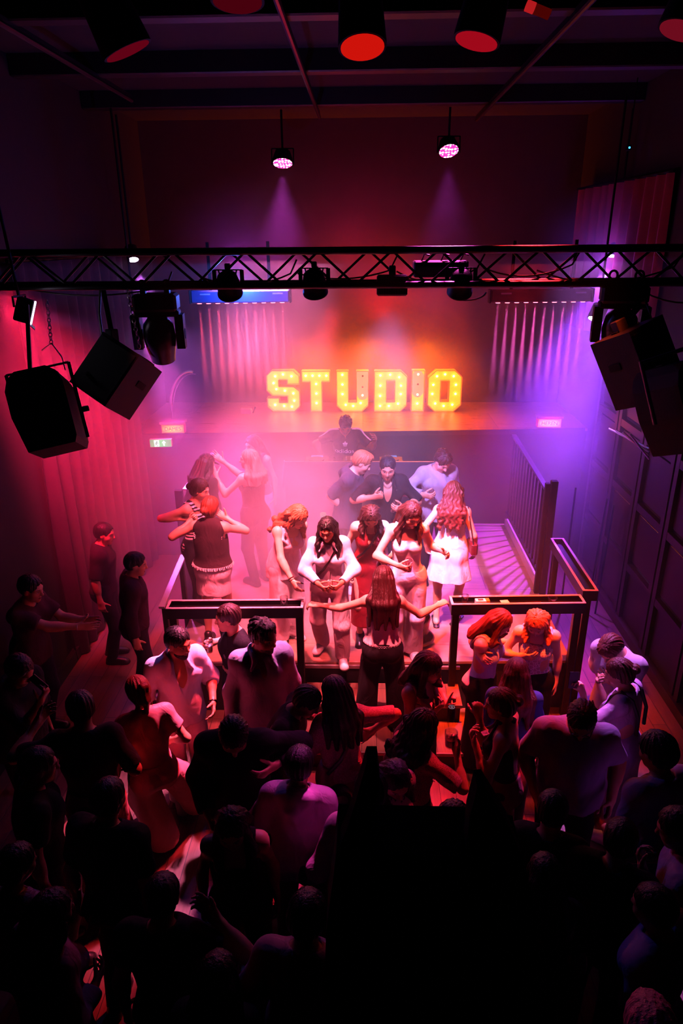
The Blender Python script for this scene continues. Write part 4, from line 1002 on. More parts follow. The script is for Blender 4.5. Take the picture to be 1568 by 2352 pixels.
# ---------------------------------------------------------------- garments
def strap(s, k, pts, r, sc=None):
    P = [k.W+k.Rc@np.array(p) for p in pts]; P = [P[0]]+[q for a, b in zip(P[:-1], P[1:]) for q in ((a+b)/2, b)]
    if hasattr(k, 'surf'):
        P = [k.surf[np.argmin(((k.surf-p)**2).sum(1))] for p in P]; c0 = k.W+k.Rc@np.array([0, 0, .2]); P = [p+nrm(p-c0)*.004 for p in P]
    for a, b in zip(P[:-1], P[1:]): s.cap(a, b, r, r, .004)
def shoulder_strap(q, x0=.085, x1=.07, b0=.245, b1=.2, dy=0.0):
    return [(q*x0, .118+dy, b0), (q*.098, .085+dy, .31), (q*.10, .035, .378), (q*.098, -.03, .385), (q*.09, -.085, .33), (q*x1, -.11, b1)]
def top_sdf(k, kind, o, seed):
    """o: ease, sleeve (0..2), hem (height below pelvis centre, negative = cropped), neck"""
    s = SDF(); e = o.get('ease', .014)*(.6 if kind in ('tee', 'shirt', 'vest') else .9); e = max(e, .0125 if kind in ('tee', 'shirt') else 0)+max(0, o.get('q', 1)-1)*.016; hem = o.get('hem', .02); fem = k.fem; Rc = k.Rc; C = lambda x, y, z: k.W+Rc@np.array([x, y, z])
    torso(s, k, e, True, True, .05)
    if hem > .08:                                   # dress or long shirt: flared skirt below the hips
        fl = o.get('flare', .02); zb = k.P[2]-hem
        s.cap(k.P+np.array([0, -.012, .06]), np.array([k.P[0], k.P[1]-.015, zb-.03]), (.165 if fem else .178)+e, (.175 if fem else .185)+e+fl, .05, np.eye(3), np.array([1, .78, 1]), flat=True)
    if o.get('ripple'):
        n_, am = o['ripple']
        def rp(x, y, z):
            a = np.arctan2(y-k.P[1], x-k.P[0]); w = np.clip((k.P[2]+.05-z)/.35, 0, 1); return am*w*np.sin(a*n_+.6*np.sin(z*8))
        s.disp(rp)
    s.disp(fold(seed, o.get('fold', .0062), o.get('ffreq', 24)))
    s.plane((0, 0, k.P[2]-hem), (o.get('hemtilt', 0), 0, -1))
    neck = o.get('neck', 'crew')
    if kind in ('tank', 'cami', 'halter', 'strapless', 'dress'):
        top = o.get('top', .27)
        s.plane(C(0, 0, top), Rc@np.array([0, -.25 if kind in ('halter', 'dress') else .12, 1.0]))
        if o.get('lowback'): s.cap(C(0, -.16, o['lowback']), C(0, -.16, .5), .115, .17, .01, Rc, np.array([1, 1, 1]), cut=True)
        if o.get('vfront'): s.cap(C(0, .15, o['vfront']), C(0, .15, .5), .03, .14, .008, cut=True)
        for sd, q in (('R', 1), ('L', -1)): s.cap(k.S[sd]+Rc@np.array([q*.0, 0, -.04]), k.S[sd]+Rc@np.array([q*.02, 0, .05]), .072, .075, .01, cut=True)
        w = {'tank': .021, 'cami': .0085, 'halter': .013, 'dress': .010}.get(kind, 0)
        if kind in ('tank', 'cami', 'dress'):
            for q in (-1, 1):
                for _ in ((0,) if kind != 'tank' else (-.012, .012)): strap(s, k, [(p[0]+_*q, p[1], p[2]) for p in shoulder_strap(q, b0=top-.02, b1=top-.05)], w if kind != 'tank' else .017)
        if kind == 'halter':
            for q in (-1, 1):
                strap(s, k, [(q*.075, .13, top-.03), (q*.062, .10, .32), (q*.048, .045, .40), (q*.03, -.04, .415), (0, -.062, .41)], w)
    else:
        sl = o.get('sleeve', .5)
        for sd in ('R', 'L'):
            if sl > 0: arm(s, k, sd, max(e*.55, .0115)+max(0, o.get('q', 1)-1)*.012, sl, o.get('loose', .012)*.8, kin=.044)
        if sl > 0: s.disp(fold(seed+5, o.get('fold', .0062), 34))
        if o.get('hood'):
            Hn = k.N+Rc@np.array([0, -.075, -.01])
            s.cap(C(-.07, -.085, .385), C(.07, -.085, .385), .055, .055, .04); s.cap(C(0, -.125, .33), C(0, -.125, .28), .062, .04, .04)
            for q in (-1, 1): s.cap(C(q*.085, -.06, .39), C(q*.05, .06, .35), .034, .026, .025)
        if o.get('collar'):
            for q in (-1, 1):
                s.cap(C(q*.012, -.068, .425), C(q*.068, -.02, .418), .024, .024, .010); s.cap(C(q*.068, -.02, .418), C(q*.060, .078, .356), .024, .022, .010); s.cap(C(q*.060, .078, .356), C(q*.095, .112, .300), .020, .010, .010)
        if neck == 'crew': s.cap(k.N+Rc@np.array([0, .002, -.025]), k.N+Rc@np.array([0, .05, .2]), .070, .085, .008, cut=True)
        if neck in ('v', 'open', 'deep'):
            zb = {'v': .27, 'open': .19, 'deep': .10}[neck]
            s.cap(k.N+Rc@np.array([0, .002, -.02]), k.N+Rc@np.array([0, .05, .2]), .062, .085, .006, cut=True)
            s.cap(C(0, .15, zb), C(0, .10, .42), .016, .062 if neck != 'deep' else .075, .006, cut=True)
        if neck == 'scoop':
            s.cap(k.N+Rc@np.array([0, .02, -.05]), k.N+Rc@np.array([0, .08, .2]), .092, .1, .008, cut=True)
        if sl == 0:
            for sd, q in (('R', 1), ('L', -1)): s.cap(k.S[sd]+Rc@np.array([q*.01, 0, -.06]), k.S[sd]+Rc@np.array([q*.03, 0, .06]), .062, .07, .01, cut=True)
        if o.get('lowback'): s.cap(C(0, -.17, o['lowback']), C(0, -.17, .5), .12, .15, .01, cut=True)
        if o.get('openfront'):
            s.cap(C(0, .22, -.3), C(0, .2, .4), o['openfront'], o['openfront'], .01, cut=True)
    return s
def bottom_sdf(k, kind, o, seed):
    s = SDF(); e = o.get('ease', .014); wz = o.get('waist', .10); f = k.fat
    s.ell(k.P, np.array((.178 if k.fem else .168, .122, .13))*(1+.8*(f-1))+e, None, .05)
    s.ell(k.W+np.array([0, 0, -.02]), np.array((.132 if k.fem else .15, .10, .13))*(1+1.2*(f-1))+e, k.Rw, .05)
    for q in (-1, 1): s.cap(k.P+np.array([q*.075, -.055, -.045]), k.P+np.array([q*.075, -.055, -.045]), (.092 if k.fem else .085)+e, None, .05)
    s.plane(k.P+np.array([0, 0, wz]), (0, 0, 1))
    if kind == 'skirt':
        L = o.get('len', .36); s.cap(k.P+np.array([0, -.012, 0]), k.P+np.array([0, -.012, -L]), .17+e, .178+e+o.get('flare', .01), .04, np.eye(3), np.array([1, .78, 1]), flat=True)
        if o.get('ripple'):
            n_, am = o['ripple']; s.disp(lambda x, y, z: am*np.clip((k.P[2]-z)/.3, 0, 1)*np.sin(np.arctan2(y, x)*n_+np.sin(z*8)))
    else:
        for sd in ('R', 'L'):
            sg = 1 if sd == 'R' else -1; hp_, K, A = k.hip[sd], k.K[sd], k.A[sd]; w = o.get('wide', 0.0)
            if kind == 'shorts':
                s.cap(hp_+np.array([sg*.01, 0, -.02]), hp_+(K-hp_)*.5, .092+e, .085+e+w, .04, flat=True); continue
            s.cap(hp_+np.array([sg*.01, 0, -.02]), K, .090*(1+.5*(f-1))+e, .060+e+w*.6, .035); A2 = A+nrm(A-K)*.03
            s.cap(K, A2, .060+e+w*.6, .046+e+w, .03, flat=True)
            if kind == 'wide': s.cap(hp_+(K-hp_)*.3, A2, .088+e, .072+e+w, .03, flat=True)
    s.disp(fold(seed+9, o.get('fold', .005), 24)); return s
def shoe_sdf(k, sd, o):
    s = SDF(); A, t = k.A[sd], k.toe[sd]; z = np.array([0, 0, 1.]); b = A-z*(A[2]-.0) if False else A+z*(-.085)
    if o.get('sandal'):
        s.cap(b-t*.06+z*.012, b+t*.165+z*.012, .040, .042, .01, np.eye(3), np.array([1, 1, .3]))
        for q in (.10, .06, .02): s.cap(b+t*q+np.cross(t, z)*.04+z*.02, b+t*(q+.01)+z*.075, .007, None, .004); s.cap(b+t*q-np.cross(t, z)*.04+z*.02, b+t*(q+.01)+z*.075, .007, None, .004)
        s.cap(b-t*.05+z*.03, b-t*.05+z*.0, .02, .02, .01); return s
    s.cap(b-t*.035+z*.045, b+t*.135+z*.034, .046, .040, .02); s.cap(b-t*.03+z*.06, b-t*.02+z*(.14 if o.get('boot') else .085), .043, .044, .03)
    s.cap(b+z*.07, b+t*.09+z*.045, .038, .030, .03)
    s.cap(b-t*.045+z*.012, b+t*.15+z*.012, .050, .049, .006, None, None); s.plane(b+z*.002, -z); return s
def head_hp(k, P): return (P-k.H)@k.Rh
def hair_sdf(k, st, o, seed):
    s = SDF(); m = .96 if k.fem else 1.0; R, H = k.Rh, k.H; P = lambda x, y, z: H+R@np.array([x, y, z])*m; C = lambda x, y, z: k.W+k.Rc@np.array([x, y, z])
    r = np.random.RandomState(seed); vol = o.get('vol', 0.0)
    th = {'buzz': .004, 'short': .012, 'slick': .012, 'curlyshort': .016, 'quiff': .014}.get(st, .013)+vol
    s.ell(P(0, -.016, .040), np.array((.0765, .0955, .0825))*m+th, R, .02)
    if st not in ('buzz', 'short', 'slick', 'quiff', 'curlyshort'): s.ell(P(0, -.045, -.01), np.array((.072, .065, .075))*m+th, R, .03)
    if st in ('quiff', 'slick', 'short', 'curlyshort'): s.ell(P(0, -.045, .0), np.array((.068, .058, .062))*m+th*.7, R, .03)
    if st in ('quiff', 'curlyshort'): s.ell(P(0, .045, .108), np.array((.052, .042, .026))*m, R, .03)
    # open the face
    hl = o.get('line', .075)
    s.ell(P(0, .108, hl-.115), np.array((.074, .088, .118))*m, R, .010, True)
    if o.get('part') is not None: s.cap(P(o['part'], .09, .095), P(o['part'], -.06, .135), .006, .004, .012, cut=True)
    if st in ('buzz', 'short', 'slick', 'quiff', 'curlyshort'):
        for q in (-1, 1): s.ell(P(q*.085, .012, -.03), np.array((.03, .034, .05))*m, R, .012, True)
        s.plane(P(0, -.05, -.055), R@np.array([0, .5, -1.0]))
    if st == 'curlyshort' or st == 'curlytop':
        for _ in range(46):
            v = r.randn(3); v[2] = abs(v[2])+.1; v /= np.linalg.norm(v); q = np.array([0, -.02, .045])+v*np.array([.08, .10, .085])
            if q[1] > .06 and q[2] < .07: continue
            s.cap(P(*q), P(*q), .017+.008*r.rand(), None, .008)
    L = o.get('len', .35); side = o.get('side', (1, 1)); curl = st == 'longcurly'
    if st in ('long', 'longcurly'):
        zt = k.H[2]-L
        bk = o.get('back', True); g = lambda f: None
        if bk:
            for q in (-.06, -.02, .025, .065):
                a = P(q, -.085, .0); zc = .41-max(0, L-.20)
                b = C(q*1.25, -.135-.02*(abs(q) < .04), .34); c = C(q*1.35+.01*r.randn(), -.145-.02*(abs(q) < .04)*(zc > 0), min(.33, zc))
                s.cap(a, b, .040, .036, .03); s.cap(b, c, .036, .016, .03)
        for i, q in enumerate((1, -1)):
            if not side[i]: continue
            a = P(q*.078, .005, .03); b = P(q*.086, .012, -.07); fx = o.get('front', .07)
            if side[i] == 1: c = C(q*.10, fx, .35); d = C(q*.095, fx+.055, max(.05, .40-max(0, L-.22)))
            else: c = C(q*.125, -.08, .36); d = C(q*.13, -.12, max(.05, .40-max(0, L-.22)))
            s.cap(a, b, .022, .027, .02); s.cap(b, c, .028, .034, .025); s.cap(c, d, .034, .014, .025)
        if curl:
            for _ in range(60):
                f = r.rand(); q = (r.rand()-.5)*.20
                p = P(q, -.07-.03*r.rand(), .02-.1*f) if f < .4 else C(q*1.35, -.14-.03*r.rand(), .40-(f-.4)*(L-.05)*1.1)
                s.cap(p, p+np.array([0, 0, -.03]), .020+.01*r.rand(), .012, .010)
            for _ in range(26):
                q = 1 if r.rand() > .5 else -1
                if not side[0 if q > 0 else 1]: continue
                f = r.rand(); p = P(q*(.09+.015*r.rand()), -.03+.05*r.rand(), .04-.17*f); s.cap(p, p+np.array([0, 0, -.025]), .018, .010, .010)
    if st == 'bob':
        for q in (-1, 1):
            s.cap(P(q*.078, -.0, .03), P(q*.088, .005, -.09), .022, .030, .02); s.cap(P(q*.088, .005, -.09), P(q*.085, .01, -.14), .03, .012, .02)
        for q in (-.05, 0, .05): s.cap(P(q, -.09, 0), P(q*1.3, -.095, -.13), .035, .026, .03)
    if st == 'bun': s.ell(P(o.get('bx', 0), -.135, o.get('bz', .05)), (.042, .036, .040), R, .012)
    if st == 'ponytail':
        a = P(0, -.125, .055); b = a+R@np.array([0, -.05, .0]); c = b+np.array([0, -.02, -.10]); d = c+np.array([0, .0, -.12])
        s.cap(P(0, -.10, .05), b, .022, .03, .01); s.cap(b, c, .034, .036, .02); s.cap(c, d, .036, .012, .02)
    nf = o.get('strands', 26); am = o.get('amp', .0028 if not curl else .004)
    if st not in ('buzz',):
        def dsp(x, y, z):
            q = (np.stack([x, y, z], 1)-H)@R; a = np.arctan2(q[:, 0], -q[:, 1]+.01); ph = np.sin(q[:, 2]*(24 if not curl else 70)+a*3)*(.7 if not curl else 1.6)
            return am*(np.sin(a*nf+ph)+.6*np.sin(a*nf*.43+q[:, 2]*20+1.3))
        s.disp(dsp)
    return s
# ---------------------------------------------------------------- one person
NP = [0]; ZONES = []
def person(label, px, py, zf, h, face, look=None, sex='f', skin_='#c98f74', brow='#2a1710', hair=None, top=None, bottom=None, shoes=None, R=None, L=None, q=1.0, extra=None, group=None, **kw):
    """px,py: photo pixel of the middle of the head; zf: floor height; face/look: 0 to the camera, 90 to image right"""
    NP[0] += 1; seed = NP[0]*13
    look = face if look is None else look
    sp = dict(sex=sex, face=face, look=look, **kw)
    if 'feet' in sp and sp['feet'][0][0] == 'px': sp['feet'] = ((.10, .02, 8), (-.10, -.02, -8))
    sc = h/1.75; phi = face+180.0; Rz = rz(phi)
    k0 = skeleton(sp); zh = zf+k0.H[2]*sc; W = at(px, py, z=zh); off = Rz@(k0.H*sc); root = np.array([W[0]-off[0], W[1]-off[1], zf])
    def tl(a):
        if a is None: return None
        a = dict(a)
        if 'px' in a:
            v = a['px']; p = at(v[0], v[1], y=root[1]+v[2]) if len(v) > 2 else at(v[0], v[1], z=a['z']); a['t'] = tuple((Rz.T@(p-root))/sc)
        if 'w' in a: a['t'] = tuple((Rz.T@(np.array(a['w'])-root))/sc)
        if 'wdir' in a: a['dir'] = Rz.T@np.array(a['wdir'], float)
        if 'whint' in a: a['hint'] = Rz.T@np.array(a['whint'], float)
        if 'wthumb' in a: a['thumb'] = Rz.T@np.array(a['wthumb'], float)
        return a
    sp['R'] = tl(R); sp['L'] = tl(L)
    if 'feet' in kw and kw['feet'] and kw['feet'][0][0] == 'px':
        ft = []
        for f in kw['feet']:
            p = (Rz.T@(at(f[1], f[2], z=zf+.05)-root))/sc; ft.append((p[0], p[1], f[3]))
        sp['feet'] = ft
    k = skeleton(sp)
    X = lambda P: (np.asarray(P)@Rz.T)*sc
    name = 'person'
    body = bodyops(k); hb = (k.H-np.array([.125, .13, .15]), k.H+np.array([.125, .13, .14])); boxes = [hb]; parts = []
    if q <= 1.5:
        for sd in ('R', 'L'):
            c = k.Wr[sd]+k.hand[sd][0]*.08; boxes.append((c-.125, c+.125))
    hc = .013*q; P0, Q0 = body.mesh(hc); P0, Q0 = cull(P0, Q0, [(lo+hc*1.2, hi-hc*1.2) for lo, hi in boxes]); parts.append((P0, Q0))
    for i, (lo, hi) in enumerate(boxes):
        P, Q = body.mesh((.0050 if i == 0 else .0046)*max(q, .8), lo, hi)
        if len(Q): parts.append((P, Q))
    k.surf = P0
    P, Q = join(parts); o = bpy.data.objects.new(name, raw_mesh('person', X(P), Q, head_hp(k, P))); COL.objects.link(o)
    o.data.materials.append(skin(skin_, brow, '#8a2c3a' if sex == 'f' else '#8a5048'))
    o.location = tuple(root); tag(o, label, 'person', group)
    def child(nm, s, hh, m, lab=None):
        P, Q = s.mesh(hh*q)
        if not len(Q): return None
        c = bpy.data.objects.new(nm, raw_mesh(nm, X(P), Q, head_hp(k, P))); COL.objects.link(c); c.parent = o; c.data.materials.append(m)
        if lab: c['label'] = lab
        return c
    if hair:
        ho = hair[2] if len(hair) > 2 else {}
        child('hair', hair_sdf(k, hair[0], ho, seed), .0068, hairmat(hair[1]))
    if bottom:
        bo = bottom[2] if len(bottom) > 2 else {}
        child({'skirt': 'skirt', 'shorts': 'shorts'}.get(bottom[0], 'trousers'), bottom_sdf(k, bottom[0], bo, seed), .0105, bottom[1])
    tp = None
    if top:
        to = dict(top[2]) if len(top) > 2 else {}; to['q'] = q
        tp = child(to.get('name', {'tee': 'shirt', 'shirt': 'shirt', 'cami': 'top', 'halter': 'top', 'strapless': 'top', 'tank': 'top', 'dress': 'dress', 'vest': 'vest'}.get(top[0], 'top')), top_sdf(k, top[0], to, seed), .0098 if top[0] not in ('cami', 'halter', 'dress') else .0075, top[1])
    if shoes:
        for sd in ('R', 'L'): child('shoe', shoe_sdf(k, sd, shoes[1] if len(shoes) > 1 else {}), .009, shoes[0])
    k.X = lambda p: root+X(p); k.root = root; k.o = o; k.sc = sc; k.Rz = Rz; k.child = child; k.top = tp
    k.grip = {}
    for sd in ('R', 'L'):
        d, n, t, pose = k.hand[sd]; k.grip[sd] = (k.X(k.Wr[sd]+d*.085+n*.048), Rz@t, Rz@d)
    return k
def on_person(k, nm, mb, m, lab=None):
    """extra worn part given in world coordinates"""
    c = mb.build(nm, m, k.o)
    if lab: c['label'] = lab
    return c
GL = glassmat('clear_glass', (.92, .9, .92)); M_beer = mat('dark_drink', '#5a1608', .15, bump=0); M_cola = mat('cola_drink', '#2a0806', .15); M_pale = mat('pale_drink', '#e8b070', .2); M_foam = mat('drink_ice', '#e8d8d0', .4)
def glass(p, up, label, liquid=M_cola, fill=.6, h=.125, r=.034, group=None, foam=False):
    """a tumbler whose middle is at p"""
    p = np.array(p, float); up = nrm(up); b = p-up*h*.5; t = thing('drinking_glass', label, 'glass', b, group)
    MB().lathe([(0, 0), (r*.80, 0), (r, h), (r*.93, h), (r*.75, .008), (0, .008)], b, up, 20).build('glass_wall', GL, t)
    if liquid is not None:
        MB().lathe([(0, .009), (r*.75, .009), (r*(.76+.15*fill), h*fill), (0, h*fill)], b, up, 18).build('drink', liquid, t)
        if foam: MB().lathe([(0, h*fill), (r*(.76+.15*fill), h*fill), (r*(.78+.15*fill), h*fill+.012), (0, h*fill+.012)], b, up, 18).build('ice' if foam == 'ice' else 'foam', M_foam, t)
    return t
# ================================================================ THE PEOPLE
WS = mat('white_leather', '#d8cfd2', .5); DS = mat('dark_leather', '#150d10', .35)
BRN, BLK, DRK, BLD, RED, GIN = '#2c1410', '#0d0808', '#1c0e0c', '#a5683f', '#5a2012', '#c4622c'
FAIR, TAN, MED, DEEP = '#d9a58a', '#c08a6c', '#a8704f', '#8a5638'
LG = 'people on the stage'; LF = 'people on the dance floor'
def P_(*a, **k): return person(*a, **k)
black = lambda p=None: cloth('#100b10', p)
dkj = cloth('#1a1420')
# ---- on the stage
k = P_('DJ in black T-shirt with white sleeve stripes bending over the booth', 793, 977, SZ, 1.76, 0, 4, 'm', MED, BLK, ('curlyshort', BLK),
  ('tee', cloth('#0f0c12'), dict(sleeve=.75, ease=.016)), ('trousers', dkj), (WS,), dict(px=(745, 1066, -.30), pose='rest', hint=(.9, -.2, .3)), dict(px=(862, 1006, -.40), pose='relax', hint=(-.5, -.1, -.7)), pitch=42, lean=12)
DJK = k
# stripes, badge and word on the DJ's shirt, laid on the cloth
sme = k.top.data; bm_v = np.empty(len(sme.vertices)*3, F4); sme.vertices.foreach_get('co', bm_v); bm_v = bm_v.reshape(-1, 3)+k.root
bvh = BVHTree.FromPolygons([Vector(v) for v in bm_v.tolist()], [tuple(p.vertices) for p in sme.polygons])
def onto(p, d, off=.004):
    h_ = bvh.ray_cast(Vector(p), Vector(d)); return (np.array(h_[0])+np.array(h_[1])*off) if h_[0] is not None else None
def chest(u, v):
    p = k.W+k.Rc@np.array([u, .5, v]); hit = onto(k.X(p), k.Rz@(k.Rc@np.array([0, -1., 0])), .006); return hit
def decal(nm, polys, m):
    mb = MB()
    for pl in polys:
        pts = [chest(u, v) for u, v in pl]
        if all(q is not None for q in pts): mb.add(pts, [tuple(range(len(pts)))])
    return mb.build(nm, m, k.top)
M_print = mat('shirt_print', '#e8e4ea', .8)
def ring(cx, cy, r0, r1, a0=0, a1=360, n=20):
    return [[(cx+r0*math.cos(a)*1.0, cy+r0*math.sin(a)), (cx+r1*math.cos(a), cy+r1*math.sin(a)), (cx+r1*math.cos(b), cy+r1*math.sin(b)), (cx+r0*math.cos(b), cy+r0*math.sin(b))] for a, b in ((math.radians(a0+(a1-a0)*i/n), math.radians(a0+(a1-a0)*(i+1)/n)) for i in range(n))]
def rect(x0, y0, x1, y1, n=4): return [[(x0, y0+(y1-y0)*i/n), (x1, y0+(y1-y0)*i/n), (x1, y0+(y1-y0)*(i+1)/n), (x0, y0+(y1-y0)*(i+1)/n)] for i in range(n)]
def word(x, y, s):
    """six letters drawn with rings and stems: a d i d a s (seen from the front, so u runs right to left)"""
    P = []; R0, R1 = .40*s, .66*s; st = .26*s
    def A_(cx): return ring(cx, y, R0, R1)+rect(cx+R1-st, y-R1, cx+R1, y+R1)
    def D_(cx): return ring(cx, y, R0, R1)+rect(cx+R1-st, y-R1, cx+R1, y+1.35*s)
    def I_(cx): return rect(cx-st/2, y-R1, cx+st/2, y+R1)+rect(cx-st/2, y+.85*s, cx+st/2, y+1.15*s, 1)
    def S_(cx): return ring(cx, y+.30*s, .18*s, .40*s, 20, 270, 12)+ring(cx, y-.30*s, .18*s, .40*s, 200, 450, 12)
    cx = x
    for f, w in ((A_, 1.5), (D_, 1.12), (I_, 1.12), (D_, 1.5), (A_, 1.35), (S_, 0)): P += f(cx); cx += w*s
    return [[(-u, v) for u, v in q] for q in P]
W_ = word(-.118, .12, .034); decal('chest_lettering', W_, M_print)
tf = []
for a, ln in ((0, .042), (42, .038), (-42, .038)):
    ca, sa = math.sin(math.radians(a)), math.cos(math.radians(a))
    N_ = 12; cx, cy = 0, .222
    lf = [(cx+ca*(.010+ln*.5)+(ca*math.cos(t)*ln*.5-sa*math.sin(t)*.0125), cy+sa*(.010+ln*.5)+(sa*math.cos(t)*ln*.5+ca*math.sin(t)*.0125)) for t in np.linspace(0, 2*PI, N_, endpoint=False)]
    tf.append(lf)
for i in range(3): tf += rect(-.030+.004*i, .222-.007*i, .030-.004*i, .2255-.007*i, 1)
decal('chest_emblem', tf, M_print)
for sd, q in (('R', 1), ('L', -1)):
    mb = MB()
    for j in (-.014, 0, .014):
        pts = []
        for f in np.linspace(0, 1, 14):
            if f < .4: c = k.N+(k.S[sd]-k.N)*(f/.4)+np.array([0, 0, 0.0])
            else: c = k.S[sd]+(k.E[sd]-k.S[sd])*((f-.4)/.6*.72)
            ax_ = nrm(k.E[sd]-k.S[sd]); up = nrm(np.array([q*.75, .12, 1.0])); sd_ = nrm(np.cross(ax_, up)); c = c+sd_*j*1.1
            h2 = onto(k.X(c+up*.4), k.Rz@(-up), .002)
            if h2 is not None: pts.append(h2)
        if len(pts) > 2: mb.tube(pts, .0042, 5)
    mb.build('sleeve_stripe', M_print, k.top)
k = P_('blond man in grey short sleeved hoodie facing the dark haired man on stage', 831, 1062, SZ, 1.80, 68, 85, 'm', FAIR, '#8a5a3a', ('quiff', '#9a5c3a'),
  ('tee', cloth('#33323f'), dict(sleeve=.95, hood=True, ease=.026, hem=.10, loose=.02)), ('trousers', dkj), (WS,), dict(px=(806, 1183, -.10), pose='hold', hint=(.1, -1, -.3)), None, pitch=32, lean=10)
g_ = k.grip['R']; glass(g_[0], g_[1], 'small empty glass in the hand of the grey hooded man', None, h=.10, r=.03)
k = P_('dark haired man in open black shirt with necklace, hand on chest', 890, 1075, SZ, 1.78, 2, -2, 'm', TAN, BLK, ('short', BLK),
  ('shirt', cloth('#140e14'), dict(sleeve=.95, collar=True, neck='deep', hem=.12, ease=.02)), ('trousers', dkj), (DS,), dict(px=(872, 1140, -.22), pose='fist', hint=(.9, -.2, -.5)), dict(px=(914, 1168, -.30), pose='hold', hint=(-.8, -.3, -.5)), pitch=18, lean=8)
g_ = k.grip['L']; glass(g_[0], g_[1], 'tall glass with dark drink held by the man in open black shirt', M_cola, .35, .15, .035, foam='ice')
k_ = [k.X(k.W+k.Rc@np.array([.055*math.sin(a), .06+.075*math.cos(a)*.6, .40-.085*max(0, math.cos(a))])) for a in np.linspace(-1.6, 1.6, 13)]
on_person(k, 'necklace', MB().tube(k_, .003, 5), STEEL)
k = P_('curly haired man in loose pale grey long sleeved sweater holding red drink', 1016, 1060, SZ, 1.77, 12, 28, 'm', FAIR, BLK, ('curlyshort', BRN),
  ('tee', cloth('#b3a6bb'), dict(sleeve=1.9, ease=.034, hem=.12, loose=.022, fold=.006)), ('trousers', dkj), (DS,), dict(px=(985, 1140, -.32), pose='hold', hint=(.9, -.3, -.6)), dict(t=(-.24, .10, .86)), pitch=40, lean=8)
g_ = k.grip['R']; glass(g_[0], g_[1], 'small glass of red drink held by the pale sweater man', mat('red_drink', '#7a0c10', .15), .6, .11, .033)
k = P_('curly haired woman in short white tie-back dress seen from behind', 1041, 1130, SZ, 1.66, 168, 172, 'f', FAIR, BRN, ('longcurly', RED, dict(len=.40, side=(-1, -1))),
  ('dress', cloth('#e2d6e2'), dict(hem=.34, flare=.075, ripple=(8, .012), top=.21, ease=.011)), None, (DS, dict(sandal=True)), dict(t=(.27, .10, .86)), dict(px=(980, 1262, -.02), pose='relax'), pitch=5, lean=2, feet=((.10, .05, 20), (-.11, -.03, -12)))
c_ = k.X(np.array([.24, -.02, 1.02])); hb_ = thing('handbag', 'small dark red shoulder bag at the hip of the white dress woman', 'bag', c_)
MB().box(c_, (.07, .20, .14), rz(10), .02).build('bag_body', mat('oxblood', '#4a1018', .4), hb_)
MB().tube([c_+np.array([0, -.09, .06]), k.X(k.S['R']+np.array([.02, -.02, .062])), c_+np.array([0, .09, .06])], .007, 6).build('strap', DS, hb_)
k = P_('woman with long curly auburn hair in pale pink ruffle top leaning on the left counter', 684, 1187, SZ, 1.68, 38, 58, 'f', FAIR, BRN, ('longcurly', '#8a4a2c', dict(len=.33, side=(-1, 1), part=-.02)),
  ('tank', cloth('#e6b9c4'), dict(hem=.13, flare=.04, ripple=(12, .007), top=.29, vfront=.16, ease=.012)), ('wide', cloth('#e3c3ca'), dict(wide=.03)), (WS,), dict(px=(690, 1384), z=1.385, pose='rest', hint=(.6, -.5, .1)), dict(t=(-.2, .05, .86)), pitch=34, lean=21)
g_ = k.hand['R']; w0 = k.X(k.Wr['R'])
for j in (0, .022): on_person(k, 'bracelet', MB().tube([w0-g_[0]@k.Rz.T*(j+.01)+k.Rz@(g_[1]*math.cos(a)*.026+g_[2]*math.sin(a)*.031) for a in np.linspace(0, 2*PI, 14)], .004, 5), mat('brown_bead', '#4a2016', .4))
k = P_('black haired woman in white long sleeved shirt holding a can with straw', 751, 1216, SZ, 1.63, 2, -8, 'f', TAN, BLK, ('long', '#100a0b', dict(len=.40, part=.0)),
  ('shirt', cloth('#d2cbdc'), dict(sleeve=1.9, collar=True, neck='v', hem=.02, ease=.018, loose=.018)), ('trousers', cloth('#dcc2c8'), dict(wide=.022)), (WS,), dict(px=(742, 1352, -.36), pose='hold', hint=(.9, -.3, -.6)), dict(px=(773, 1350, -.36), pose='hold', hint=(-.9, -.3, -.6)), pitch=20, lean=4, feet=(('px', 740, 1483, 25), ('px', 786, 1512, -8)))
c_ = (k.grip['R'][0]+k.grip['L'][0])/2; cn = thing('drink_can', 'pale slim drink can with dark straw in the hands of the white shirt woman', 'can', c_)
MB().lathe([(0, -.06), (.022, -.06), (.027, -.05), (.027, .05), (.022, .062), (0, .062)], c_, n=18).build('can_body', mat('can_pale', '#d8b0a0', .3, .5), cn); MB().tube([c_+np.array([0, 0, .05]), c_+np.array([.008, -.01, .15])], .004, 6).build('straw', DS, cn)
st_ = [k.X(k.W+k.Rc@np.array(p)) for p in ((-.10, -.02, .385), (-.085, .085, .33), (-.02, .135, .22), (.05, .13, .10), (.13, .09, .0), (.16, 0, -.05))]
on_person(k, 'bag_strap', MB().tube(st_, .011, 6), DS)
k = P_('dark haired woman in deep red halter dress looking down with a beer', 852, 1187, SZ, 1.65, 6, 4, 'f', FAIR, BRN, ('long', '#2c120e', dict(len=.30, part=.01)),
  ('halter', cloth('#6e0f1a', rough=.6), dict(hem=.72, flare=.03, top=.27, vfront=.17, ease=.010, lowback=.2)), None, (DS,), dict(t=(.24, .10, .86)), dict(px=(884, 1290, -.34), pose='hold', hint=(-.8, -.3, -.6)), pitch=44, lean=8)
g_ = k.grip['L']; glass(g_[0], g_[1], 'beer glass with pale foam held by the woman in red halter dress', M_beer, .72, .15, .038, foam=True)
st_ = [k.X(k.W+k.Rc@np.array(p)) for p in ((-.10, -.02, .385), (-.075, .085, .32), (.0, .135, .20), (.08, .12, .08), (.14, .08, .0))]
